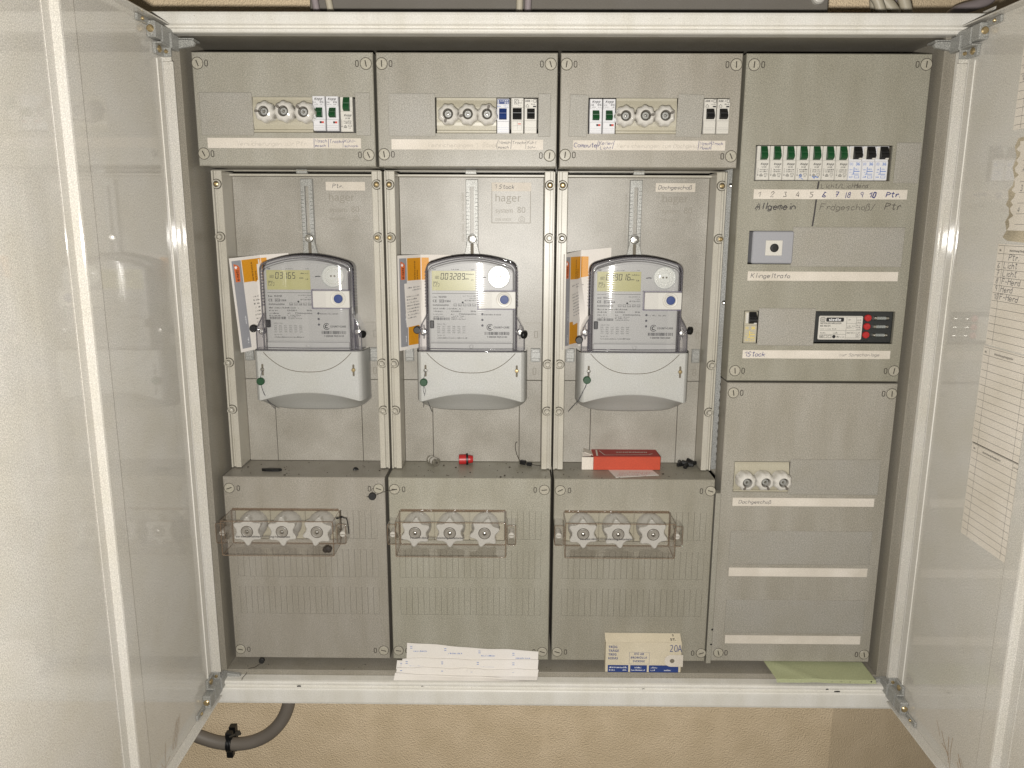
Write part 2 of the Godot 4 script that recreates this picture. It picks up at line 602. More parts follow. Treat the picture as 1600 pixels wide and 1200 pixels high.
	M.lens = pane(Color8(235, 240, 235), 0.25, 0.12)

# ------------------------------------------------------------------ the scene
func _ready() -> void:
	rng.seed = 7
	var cam := Camera3D.new()
	cam.name = "camera"
	cam.fov = 52.14
	cam.near = 0.02
	cam.far = 60.0
	cam.position = Vector3(0.4464, 0.6777, 1.1255)
	cam.rotation_order = EULER_ORDER_YXZ
	cam.rotation = Vector3(-0.2050, 0.0078, 0.0044)
	add_child(cam)
	cam.current = true

	var env := Environment.new()
	env.background_mode = Environment.BG_COLOR
	env.background_color = Color(0.80, 0.775, 0.72)
	env.background_energy_multiplier = 0.10
	env.tonemap_mode = Environment.TONE_MAPPER_LINEAR
	env.tonemap_exposure = 1.0
	env.sdfgi_enabled = true
	env.ssao_enabled = true
	env.ssil_enabled = true
	var we := WorldEnvironment.new()
	we.name = "environment"
	we.environment = env
	add_child(we)

	# the photographer's flash, beside the lens
	var flash := OmniLight3D.new()
	flash.name = "camera_flash"
	flash.position = Vector3(0.432, 0.632, 1.128)
	flash.light_energy = 1.7
	flash.light_color = Color(1.0, 0.987, 0.965)
	flash.light_size = 0.014
	flash.omni_range = 6.0
	flash.omni_attenuation = 2.0
	flash.shadow_enabled = true
	add_child(flash)

	make_materials()
	surroundings()
	cabinet()
	covers()
	boards()
	breakers()
	fuses()
	sealed_boxes()
	meters()
	loose_things()
	door_papers()


func surroundings() -> void:
	# the wall behind the cabinet turns away at a corner on the right
	var g := Geo.new()
	g.box(-1500, 1030, -900, 1900, -290, -172)
	tag(put("wall", g, M.wall), "rough cream plaster wall behind the cabinet", "", "", "structure")
	g = Geo.new()
	g.xf = Transform3D(Basis(Vector3.UP, deg_to_rad(19)), Vector3(1030.2, 0, -172.1))
	g.box(0, 1500, -900, 1900, -110, 0)
	tag(put("wall_return", g, M.wall), "plaster wall turning away to the right of the cabinet", "", "", "structure")
	g = Geo.new()
	g.box(150, 878, 958, 1120, -171.5, -62, 2)
	one("cable_duct", g, M.duct, "wide dark grey cable duct running along the wall above the cabinet", "cable duct")
	g = Geo.new()
	g.lathe([Vector2(9, 0), Vector2(9, 6), Vector2(7.5, 9), Vector2(4, 10.5), Vector2(0.01, 11)], 16)
	one("cable_grommet", g, M.device, "small white rubber plug in the front of the cable duct", "plug", Vector3(862, 984, -62))
	# cables above
	var runs := [
		[[885, 1075, -120], [930, 1030, -115], [985, 985, -110], [1010, 940, -108]], [[905, 1090, -118], [955, 1040, -112], [1000, 1000, -108], [1016, 940, -106]],
		[[890, 1020, -90], [925, 1004, -88], [955, 990, -88], [975, 940, -90]], [[965, 1100, -140], [968, 1040, -140], [972, 990, -135], [980, 940, -130]],
		[[985, 1100, -142], [987, 1040, -142], [990, 990, -138], [995, 940, -132]]]
	var what := ["thick beige cable slanting down beside the end of the duct", "second beige cable slanting down, behind the thick one", "flat beige cable leaving the end of the duct", "thin upright beige cable left of the violet one", "second thin upright beige cable beside the violet one"]
	for i in runs.size():
		g = Geo.new()
		g.tube(curve(runs[i], 8), [9.0, 8.0, 7.0, 6.0, 6.0][i])
		one("cable", g, M.cable, what[i], "cable", Vector3.ZERO, "cables coming down behind the cabinet")
	for k in [[[140, 1090, -60], [152, 1030, -52], [166, 940, -50], "pale violet cable at the left end of the duct"], [[156, 1090, -56], [170, 1030, -50], [186, 940, -50], "thin grey cable next to the left end of the duct"],
			[[446, 1090, -56], [446, 1030, -52], [445, 940, -52], "beige cable hanging in front of the middle of the duct"], [[460, 1090, -56], [459, 1030, -52], [456, 940, -52], "violet cable hanging in front of the middle of the duct"]]:
		g = Geo.new()
		g.tube(curve([k[0], k[1], k[2]], 6), 5.0, 8)
		one("cable", g, M.cable_violet if "violet" in String(k[3]) else M.cable, k[3], "cable", Vector3.ZERO, "cables coming down behind the cabinet")
	g = Geo.new()
	g.tube(curve([[1008, 1110, -150], [1006, 1050, -150], [1004, 940, -148]], 6), 7.0, 10)
	one("cable", g, M.cable_violet, "upright violet cable right of the beige cables", "cable", Vector3.ZERO, "cables coming down behind the cabinet")
	g = Geo.new()
	g.tube(curve([[1075, 948, -140], [1095, 985, -146], [1135, 1000, -152], [1160, 1018, -160], [1168, 1090, -165]], 8), 8.0, 10)
	one("cable", g, M.cable_violet, "violet cable bending round above the right corner of the cabinet", "cable", Vector3.ZERO, "cables coming down behind the cabinet")
	# hose below
	g = Geo.new()
	g.tube(curve([[42, -60, -146], [40, -120, -146], [36, -172, -146], [22, -212, -146], [-6, -244, -146], [-44, -262, -146], [-84, -264, -146], [-124, -254, -146], [-175, -228, -146], [-210, -190, -146]], 6), 11.6, 16)
	one("conduit_hose", g, M.hose, "thick grey hose curving out from under the cabinet", "hose")
	var t := thing("pipe_clip", "black clip with a wing screw holding the grey hose to the wall", "pipe clip", Vector3(-78, -264, -146))
	g = Geo.new()
	var ring := []
	for i in 25: ring.append(Vector3(0, 13.0 * cos(TAU * i / 24), 13.0 * sin(TAU * i / 24)))
	for dx in [-3.0, 0.0, 3.0]:
		var sh := []
		for p in ring: sh.append(p + Vector3(dx, 0, 0))
		g.tube(sh, 1.9, 8, false)
	g.box(-6, 6, 11, 25, -5, 7, 1.5)
	g.box(-6, 6, -26, -12, -5, 7, 1.5)
	g.box(-6, 6, -26, 24, -25, -13)
	put("strap", g, M.black, t)
	g = Geo.new()
	g.xf = Transform3D(Basis(Vector3(0, 0, 1), 0.4), Vector3(10, 22, 6))
	g.tube([Vector3(-8, 0, 0), Vector3(5, 0, 0)], 2.2, 8)
	g.box(5, 14, -4.5, 4.5, -1.5, 1.5, 1)
	put("wing_screw", g, M.groove, t)


func curve(pts: Array, k: int) -> Array:
	var c := Curve3D.new()
	for i in pts.size():
		var p := Vector3(pts[i][0], pts[i][1], pts[i][2])
		var a: Array = pts[maxi(i - 1, 0)]
		var b: Array = pts[mini(i + 1, pts.size() - 1)]
		var d := (Vector3(b[0], b[1], b[2]) - Vector3(a[0], a[1], a[2])) / 6.0
		c.add_point(p, -d, d)
	var out := []
	for i in pts.size() - 1:
		for j in k: out.append(c.sample(i, float(j) / k))
	out.append(c.sample(pts.size() - 2, 1.0))
	return out


func frame_bar(a: Vector2, b: Vector2, out: Vector2, w := 34.0) -> Geo:
	# a sheet-steel frame member from a to b; "out" points from the opening to the outside
	var g := Geo.new()
	var prof := [Vector2(0.0, 17.5), Vector2(0.0, 31), Vector2(0.6, 34.5), Vector2(2.2, 36.3), Vector2(4.2, 36.5), Vector2(5.6, 35.2), Vector2(6.4, 34.2), Vector2(8.4, 34.2), Vector2(9.2, 36), Vector2(10.0, 38.6), Vector2(11.5, 39.8), Vector2(14, 40), Vector2(w - 4, 40), Vector2(w - 1, 39.4), Vector2(w, 38), Vector2(w, 8)]
	var along := (b - a).normalized()
	var rows := []
	for e in 2:
		var row := PackedVector3Array()
		for p in prof:
			var q: Vector2 = (a - along * p.x if e == 0 else b + along * p.x) + out * p.x
			row.append(Vector3(q.x, q.y, p.y))
		rows.append(row)
	for j in prof.size() - 1:
		var o := Vector3(a.x + b.x, a.y + b.y, 0) * 0.5 + Vector3(out.x, out.y, 0) * 17 + Vector3(0, 0, 10)
		g.quad_from(rows[0][j], rows[1][j], rows[1][j + 1], rows[0][j + 1], o)
	return g


func hinge_geo(plate: Geo, bolts: Array) -> void:
	# for the upper left corner; door face at x = -19
	plate.box(-18.9, -7, 900, 920, 66, 85, 1.2)
	plate.box(-10, -6.4, 898, 919, 30, 66, 0.8)
	plate.box(-18.8, -6.5, 895.5, 898, 40, 72, 0.8)
	plate.box(-18.8, -15, 884, 897, 46, 70, 0.8)
	plate.box(-18.5, -6, 884, 896, 43.6, 46.2, 0.8)
	plate.box(-18.9, -15.5, 914, 922, 85, 112, 0.8)
	plate.box(-12, -4, 895, 914, 22, 46, 1.0)
	plate.prism(PackedVector2Array([Vector2(-10, 898), Vector2(14, 902), Vector2(17, 906), Vector2(14, 911), Vector2(-10, 911)]), 18, 24, 0.8)
	plate.box(-8, 16, 909, 912, 2, 24, 0.6)
	for q in [[-13, 910, 85.0, 4.6], [-12, 890.5, 46.2, 2.6]]:
		var g := Geo.new()
		g.lathe([Vector2(q[3], q[2]), Vector2(q[3], q[2] + 1.0), Vector2(q[3] * 0.7, q[2] + 2.2), Vector2(0.01, q[2] + 2.4)], 14, [], 0, q[0], q[1])
		bolts.append(g)
	for q in [[-15, 891, 60, 4.4], [-15.5, 918, 100, 2.4]]:
		var g := Geo.new()
		g.xf = Transform3D(Basis(Vector3.UP, PI / 2), Vector3(q[0], q[1], q[2]))
		g.lathe([Vector2(q[3], 0), Vector2(q[3], 1.0), Vector2(q[3] * 0.7, 2.2), Vector2(0.01, 2.4)], 14)
		bolts.append(g)


func mirrored(src: Geo, mx: float, my: float, nx: bool, ny: bool) -> Geo:
	var g := Geo.new()
	var flip := nx != ny
	for i in range(0, src.v.size(), 3):
		var p := []
		var q := []
		for j in 3:
			var a := src.v[i + j]
			var b := src.n[i + j]
			if nx: a.x = mx - a.x; b.x = -b.x
			if ny: a.y = my - a.y; b.y = -b.y
			p.append(a); q.append(b)
		# stored order is clockwise
		if flip: g.t3(p[0], p[1], p[2], q[0], q[1], q[2])
		else: g.t3(p[0], p[2], p[1], q[0], q[2], q[1])
	return g


func cabinet() -> void:
	var t := thing("meter_cabinet", "white steel meter cabinet with both doors folded open", "cabinet", Vector3.ZERO)
	var g := Geo.new()
	g.box(-50, 1058, -52, 938, -171, -160)
	put("back_panel", g, M.body, t)
	g = Geo.new(); g.box(-50, -7, -52, 938, -160, 17, 0.8); put("side_wall", g, M.body, t)
	g = Geo.new(); g.box(1007, 1058, -52, 938, -160, 17, 0.8); put("side_wall", g, M.body, t)
	g = Geo.new(); g.box(-7, 1007, 916, 938, -160, 16.8, 0.8); put("top_wall", g, M.body, t)
	g = Geo.new(); g.box(-7, 1007, -52, -12, -160, 16.8, 0.8); put("floor", g, M.body, t)
	put("frame_bar", frame_bar(Vector2(-20, 916), Vector2(1022, 916), Vector2(0, 1), 25.0), M.enamel, t)
	put("frame_bar", frame_bar(Vector2(-20, -20), Vector2(1022, -20), Vector2(0, -1), 36.0), M.enamel, t)
	put("frame_bar", frame_bar(Vector2(-20, -20), Vector2(-20, 916), Vector2(-1, 0)), M.enamel, t)
	put("frame_bar", frame_bar(Vector2(1022, -20), Vector2(1022, 916), Vector2(1, 0)), M.enamel, t)
	g = Geo.new(); g.box(-20, 1022, -48, -20.5, 17, 30); put("frame_sill", g, M.body, t)
	# rivets and dirt specks on the bottom rail
	g = Geo.new()
	for p in [[108, -27.6, 6, 2.2], [922, -25, 4, 2], [935, -29, 9, 2.6], [300, -26, 3, 1], [640, -27, 4, 1]]:
		g.ink([Vector2(p[0], p[1]), Vector2(p[0] + p[2] * 0.5, p[1] + 0.6), Vector2(p[0] + p[2], p[1] + 0.2)], p[3], 36.7)
	put("dirt_specks", g, M.black, t)
	g = Geo.new()
	for i in 46:
		var low := i % 3 != 0
		var px := rng.randf_range(0, 1000)
		var py := rng.randf_range(-30.5, -22) if low else rng.randf_range(924.5, 936)
		var pz := 40.05 if (py < -33 or py > 928) else 36.6
		if not low: py = rng.randf_range(930, 936)
		var pr := rng.randf_range(0.25, 0.6)
		g.ink([Vector2(px, py), Vector2(px + pr * 2, py + pr * rng.randf_range(-1, 1))], pr, pz)
	put("paint_chips", g, M.rust, t)
	# doors: left built as is, right as its mirror image
	var plate := Geo.new()
	var bolts := []
	hinge_geo(plate, bolts)
	for side in 2:
		var door := Geo.new()
		door.box(-21, -19, -39, 924, 46, 600)
		door.box(-19, -5.2, 0, 879, 42.4, 44.2, 0.6)          # folded edge at the hinges
		door.box(-19, -7, 879.2, 893, 42.8, 44.0)
		door.box(-19, -5, -39.5, -37.5, 46, 600, 0.5)          # bottom fold
		door.box(-19, -5, 922.5, 924.5, 46, 600, 0.5)          # top fold
		var seal := Geo.new()
		seal.box(-19, -17.2, -2, 880, 61.2, 62.8, 0.5)
		var hat := Geo.new()
		hat.prism(PackedVector2Array([Vector2(-18.9, 253), Vector2(-18.1, 253), Vector2(-18.1, 262), Vector2(-9.5, 266), Vector2(-8.6, 268), Vector2(-8.6, 292), Vector2(-9.2, 294.4), Vector2(-11, 295.4), Vector2(-18.2, 296), Vector2(-18.2, 309), Vector2(-18.9, 309)]), 0, 1)
		# the stiffener runs upright: section in (x, z), length in y
		var post := Geo.new()
		for i in range(0, hat.v.size(), 3):
			var p := []
			for j in 3:
				var a := hat.v[i + j]
				var high: float = 918.0 - (14.0 if a.y < 254 else 0.0)
				p.append(Vector3(a.x, lerpf(-36.0, high, a.z), a.y))
			post.tri(p[0], p[1], p[2])
		var rivet := Geo.new()
		for y in [541.0, 343.0]:
			rivet.xf = Transform3D(Basis(Vector3.UP, PI / 2), Vector3(-18.1, y, 259))
			rivet.lathe([Vector2(2.2, 0), Vector2(1.8, 0.7), Vector2(0.01, 1.0)], 10)
		var scuff := Geo.new()
		scuff.xf = Transform3D(Basis(Vector3.UP, PI / 2), Vector3(-18.85, 0, 0))
		var marks := [[-158, 8, -178, -30], [-163, 6, -182, -30], [-168, 6, -188, -28], [-172, 4, -190, -24], [-206, -4, -212, -34], [-208, -20, -226, -32], [-214, -34, -222, -22], [-196, -30, -214, -36]] if side == 0 else [[-158, 8, -170, -8], [-172, 2, -196, -24], [-190, 6, -196, -30], [-198, 10, -200, -34], [-176, -14, -194, -18], [-214, -2, -236, -30], [-216, -8, -240, -36], [-214, -14, -234, -37], [-220, -4, -244, -34]]
		for k in marks:
			scuff.ink([Vector2(k[0], k[1]), Vector2((k[0] + k[2]) * 0.5 + rng.randf_range(-2, 2), (k[1] + k[3]) * 0.5), Vector2(k[2], k[3])], rng.randf_range(0.5, 1.3), rng.randf() * 0.1)
		var top := plate
		var low := mirrored(plate, 0, 885, false, true)
		var all := [door, seal, post, rivet, scuff, top, low]
		if side == 1:
			for i in all.size(): all[i] = mirrored(all[i], 1006, 0, true, false)
		var d := put("door", all[0], M.door, t)
		tag(d, "left door with a bare inner face" if side == 0 else "right door with paper lists stuck inside")
		put("edge_seal", all[1], M.enamel, d)
		put("stiffener", all[2], M.door, d)
		put("rivets", all[3], M.zinc, d)
		put("scuff_marks", all[4], M.rust, d)
		put("hinge", all[5], M.zinc, d)
		put("hinge", all[6], M.zinc, d)
		for bo in bolts:
			for e in 2:
				var m: Geo = bo if e == 0 else mirrored(bo, 0, 885, false, true)
				put("hinge_bolt", m if side == 0 else mirrored(m, 1006, 0, true, false), M.brass, d)


var cap_mesh: ArrayMesh
var cap_gap_shade: ArrayMesh
var cap_slot: ArrayMesh
var cap_lug: ArrayMesh
func screw_caps(t: Node3D, at: Array, lug_side: Array) -> void:
	if cap_mesh == null:
		var g := Geo.new()
		g.lathe([Vector2(7.3, 0), Vector2(7.3, 0.5), Vector2(6.8, 0.9), Vector2(0.01, 1.0)], 26)
		cap_mesh = g.mesh()
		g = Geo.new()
		g.lathe([Vector2(8.1, 0.16), Vector2(7.25, 0.16)], 26)  # flat dark ring on the plate: painted shade of the groove round the cap
		cap_gap_shade = g.mesh()
		g = Geo.new()
		g.box(-0.7, 0.7, -4.2, 4.2, 0.3, 1.15)
		cap_slot = g.mesh()
		g = Geo.new()
		var ob := rrect(-1.9, 1.9, -3.9, 3.9, 1.8, 3)
		var pts := []
		for p in ob: pts.append(Vector3(p.x, p.y, 0.1))
		pts.append(pts[0])
		g.tube(pts, 0.55, 6, false)
		cap_lug = g.mesh()
	for i in at.size():
		var p := Vector3(at[i].x, at[i].y, 0)
		var c := put("screw_cap", cap_mesh, M.cap, t, p)
		put("gap", cap_gap_shade, M.groove, c)
		var s := put("slot", cap_slot, M.groove, c)
		s.rotation.z = deg_to_rad(rng.randf_range(-14, 26)) if at[i].y > 400 or at[i].x > 740 else deg_to_rad(90 + rng.randf_range(-20, 26))
		put("lug_mark", cap_lug, M.groove, t, p + Vector3(12.0 * lug_side[i], 0, 0))


func strip(t: Node3D, x0: float, x1: float, y0: float, y1: float) -> MeshInstance3D:
	var g := Geo.new()
	g.box(x0, x1, y0, y1, 0.05, 0.5)
	return put("label_strip", g, M.paper, t)


func blank(t: Node3D, x0: float, x1: float, y0: float, y1: float, skew := 0.0) -> void:
	var g := Geo.new()
	g.xf = Transform3D(Basis(Vector3(0, 0, 1), skew), Vector3((x0 + x1) / 2, (y0 + y1) / 2, 0))
	var w := (x1 - x0) / 2
	var h := (y1 - y0) / 2
	g.box(-w, w, -h, h, 0.05, 1.5, 0.5)
	if w > 12: g.box(-w + 8, w - 6, -h + 1.5, h - 1.5, 1.5, 1.75, 0.15)
	put("blank_strip", g, M.blank, t)


func ink_part(parent: Node, g: Geo, mat: Material, called := "handwriting") -> void:
	put(called, g, mat, parent)


func covers() -> void:
	var names := ["upper cover plate on the left, with three fuse caps and three green switches", "upper cover plate second from the left, with fuse caps beside a blue switch", "upper cover plate third from the left, with two green switches left of the fuse caps"]
	var holes := [[81, 222], [331, 472], [540, 732]]
	for f in 3:
		var x := 250.0 * f
		var t := thing("cover_plate", names[f], "cover plate", Vector3.ZERO, "three upper cover plates above the meters")
		var g := Geo.new()
		g.plate(x + 1.7, x + (247.6 if f < 2 else 246.6), 750.5, 899.5, -80, 0, [[holes[f][0], holes[f][1], 795.0, 842.0]], -4)
		put("plate", g, M["cover%d" % f], t)
		screw_caps(t, [Vector2(x + 9.5, 885), Vector2(x + 238, 885), Vector2(x + 9.5, 767), Vector2(x + 238, 766)], [1, -1, 1, -1])
	var c0 := get_node("cover_plate")
	var c1 := get_node("cover_plate_001")
	var c2 := get_node("cover_plate_002")
	blank(c0, 9, 81, 791.5, 847.5); blank(c0, 222, 242, 791.5, 847.5)
	blank(c1, 267, 331, 791, 847); blank(c1, 472, 488.5, 791, 847)
	blank(c2, 514.5, 539.5, 791, 846, -0.03); blank(c2, 661, 696, 791, 847, -0.03)
	var s := strip(c0, 16, 228, 774.5, 788)
	var g := Geo.new(); pen(g, "Versicherungen zur Ptr.", 56, 778, 5.5, 0.4, 0.55); ink_part(s, g, M.pencil)
	g = Geo.new()
	g.ink([Vector2(163, 775), Vector2(163.4, 787.5)], 0.7, 0.55); g.ink([Vector2(183, 776), Vector2(183.2, 787)], 0.6, 0.55); g.ink([Vector2(203, 775.5), Vector2(203.5, 787)], 0.5, 0.55)
	pen(g, "Wasch", 164.5, 782.5, 4.2, 0.5, 0.56); pen(g, "masch", 164.5, 776.5, 3.6, 0.5, 0.56); pen(g, "Trockn", 184.5, 781.8, 4.0, 0.5, 0.56); pen(g, "Kühl-", 205, 782.5, 4, 0.45, 0.56); pen(g, "schrank", 205, 776.3, 3.4, 0.45, 0.56)
	ink_part(s, g, M.blue_ink)
	s = strip(c1, 270, 479, 773.5, 787)
	g = Geo.new(); pen(g, "Versicherungen 1. Stock", 320, 777, 5.5, 0.4, 0.55); ink_part(s, g, M.pencil)
	g = Geo.new()
	g.ink([Vector2(416, 774), Vector2(414.5, 779), Vector2(417.5, 786.5)], 0.5, 0.55); g.ink([Vector2(434.5, 774.5), Vector2(435.6, 786.6)], 0.6, 0.55); g.ink([Vector2(455, 775), Vector2(455.6, 787)], 0.5, 0.55)
	pen(g, "Wasch", 418, 781.5, 4, 0.5, 0.56); pen(g, "masch", 417, 775.3, 3.6, 0.5, 0.56); pen(g, "Trockn", 436.5, 781.2, 3.8, 0.5, 0.56); pen(g, "Kühl", 457.5, 781.5, 3.8, 0.45, 0.56); pen(g, "Schr.", 457.5, 775.5, 3.4, 0.45, 0.56)
	ink_part(s, g, M.print_grey)
	s = strip(c2, 520, 729, 773.5, 786.5)
	g = Geo.new(); pen(g, "Versicherungen zum Dachgeschoß", 580, 777, 5.2, 0.4, 0.55); ink_part(s, g, M.pencil)
	g = Geo.new()
	pen(g, "Computer", 521, 777.5, 5.5, 0.5, 0.55); pen(g, "Keller", 556, 780.8, 4.4, 0.5, 0.55); pen(g, "Licht", 557.5, 774.6, 4, 0.5, 0.55); pen(g, "Trock.", 711, 781, 3.6, 0.5, 0.56)
	pen(g, "Wasch", 694, 781, 4, 0.55, 0.56); pen(g, "Masch", 695, 775, 3.6, 0.55, 0.56)
	for k in [[552, 774, 555, 786], [574, 775, 577, 786], [692, 774, 693, 786.2], [709.5, 775, 710.5, 786.2]]: g.ink([Vector2(k[0], k[1]), Vector2(k[2], k[3])], 0.6, 0.55)
	ink_part(s, g, M.blue_ink)

	# tall cover on the upper right
	var t := thing("cover_plate", "tall upper right cover plate with ten switches in one row", "cover plate", Vector3.ZERO)
	g = Geo.new()
	g.plate(751.5, 1000.5, 450.5, 899.5, -38, 0, [[771.5, 959.0, 733.5, 781.0], [770.0, 832.0, 619.0, 665.5], [770.0, 986.0, 506.0, 553.0]], -4)
	put("plate", g, M.cover3, t)
	screw_caps(t, [Vector2(762, 885), Vector2(993, 886), Vector2(762, 465.5), Vector2(992.5, 466.5)], [1, -1, 1, -1])
	blank(t, 964, 998, 731, 785); blank(t, 831, 987, 616, 671); blank(t, 791, 872, 503, 557)
	s = strip(t, 772.5, 985, 709, 722)
	g = Geo.new()
	for i in 4: pen(g, str(i + 1), 778 + 17.8 * i, 712, 6.8, 0.55, 0.55)
	pen(g, "5", 850, 712, 6.8, 0.55, 0.55)
	ink_part(s, g, M.marker)
	g = Geo.new()
	pen(g, "6", 868, 712, 7, 0.9, 0.55); pen(g, "7", 885, 712, 7, 0.8, 0.55); pen(g, "|8", 898, 711.5, 7, 0.7, 0.55); pen(g, "9", 919, 711.5, 7, 0.6, 0.55); pen(g, "10", 932, 711.5, 7, 1.2, 0.55); pen(g, "Ptr.", 956, 712, 7, 0.9, 0.55)
	ink_part(s, g, M.blue_ink)
	g = Geo.new()
	pen(g, "Licht/Licht", 865, 724, 6, 0.5, 0.1); pen(g, "Herd", 911, 724.5, 5.6, 0.6, 0.1)
	pen(g, "Erdgeschoß/", 866, 694.5, 8.4, 0.6, 0.1); pen(g, "Ptr", 956, 695, 9, 0.9, 0.1)
	ink_part(t, g, M.pencil_dark)
	g = Geo.new()
	pen(g, "Allgemein", 776, 695, 8.6, 1.0, 0.1)
	g.ink([Vector2(777, 693), Vector2(784, 704), Vector2(781, 694)], 0.9, 0.14)
	g.ink([Vector2(861.5, 733), Vector2(860.5, 722.5)], 2.4, 0.1); g.ink([Vector2(860, 709), Vector2(859, 690), Vector2(857.5, 672)], 2.2, 0.1)
	ink_part(t, g, M.marker)
	s = strip(t, 771.5, 984, 596, 609)
	g = Geo.new(); pen(g, "Klingeltrafo", 776, 600, 6.2, 0.55, 0.55); ink_part(s, g, M.print_grey)
	s = strip(t, 771.5, 984.5, 484, 496)
	g = Geo.new(); pen(g, "1Stock", 774, 487, 6.4, 0.6, 0.55); ink_part(s, g, M.blue_ink)
	g = Geo.new(); pen(g, "zur Sprechanlage", 911, 488, 4.6, 0.45, 0.55); ink_part(s, g, M.print_grey)

	# tall cover on the lower right
	t = thing("cover_plate", "tall lower right cover plate with three fuse caps and two closed rows", "cover plate", Vector3.ZERO)
	g = Geo.new()
	g.plate(752.5, 1001, -0.5, 447.5, -38, 0, [[770.0, 854.0, 280.0, 328.0]], -4)
	put("plate", g, M.cover4, t)
	screw_caps(t, [Vector2(762, 432.5), Vector2(993, 432.5), Vector2(764, 14), Vector2(992.5, 13)], [1, -1, 1, -1])
	blank(t, 853, 987, 277, 332); blank(t, 771, 985.5, 164, 218.5); blank(t, 771, 986, 49, 105)
	s = strip(t, 771, 983.5, 258, 271)
	g = Geo.new(); pen(g, "Dachgeschoß", 780, 262, 5.4, 0.45, 0.55); ink_part(s, g, M.print_grey)
	strip(t, 772, 984, 144, 158); strip(t, 773, 984, 30.5, 44.5)
	g = Geo.new()
	g.box(745, 752.6, -4, 278, -14, 1.4, 0.5)
	one("filler_strip", g, M.cover, "narrow grey filler strip between the lower covers and the right column", "trim strip")
	g = Geo.new()
	g.box(750.6, 753.2, 53, 56, 1.4, 1.8); g.box(750, 753, 28, 30, 1.4, 1.8)
	ink_part(get_node("filler_strip"), g, M.black, "notch")

	# the three lower covers, with rows of knock-out slats
	var low := ["lower cover plate on the left, with a black wire seal at its corner", "lower cover plate in the middle, with a stack of paper below", "lower cover plate beside the right column, above the fuse carton"]
	g = Geo.new()
	g.box(-4.4, 4.4, -22.7, 22.7, -2, -0.08, 0.2)
	var slat := g.mesh()
	for f in 3:
		var x := 250.0 * f
		t = thing("lower_cover_plate", low[f], "cover plate", Vector3.ZERO, "three lower cover plates below the meters")
		var wide := 247.0 if f < 2 else 243.5
		g = Geo.new()
		var hs := [[x + 17.0, x + 178.0, 199.0, 247.0], [x + 178.0, x + 233.0, 201.0, 246.6], [x + 16.0, x + 233.0, 137.4, 183.0], [x + 16.0, x + 233.0, 75.2, 120.8]]
		g.plate(x + 1.8, x + wide - 0.4, -1.5, 298.5, -84, 0, hs, -2.2)
		put("plate", g, M["cover%d" % (5 + f)], t)
		g = Geo.new()
		g.box(x + 14, x + 235, 70, 187, -4.0, -2.4); g.box(x + 176.5, x + 235, 196, 250, -4.0, -2.4)
		put("slat_backing", g, M.line, t)
		for r in 3:
			var y := [223.8, 160.2, 98.0][r] as float
			for i in 24:
				var sx := x + 16.0 + 217.0 * (i + 0.5) / 24.0
				if r == 0 and sx < x + 178: continue
				put("knockout_slat", slat, M["cover%d" % (5 + f)], t, Vector3(sx, y, 0))
		screw_caps(t, [Vector2(x + 11, 280.5), Vector2(x + 237, 281), Vector2(x + 10.5, 13), Vector2(x + 237, 13)], [1.15, -1.15, 1.1, -1.1])


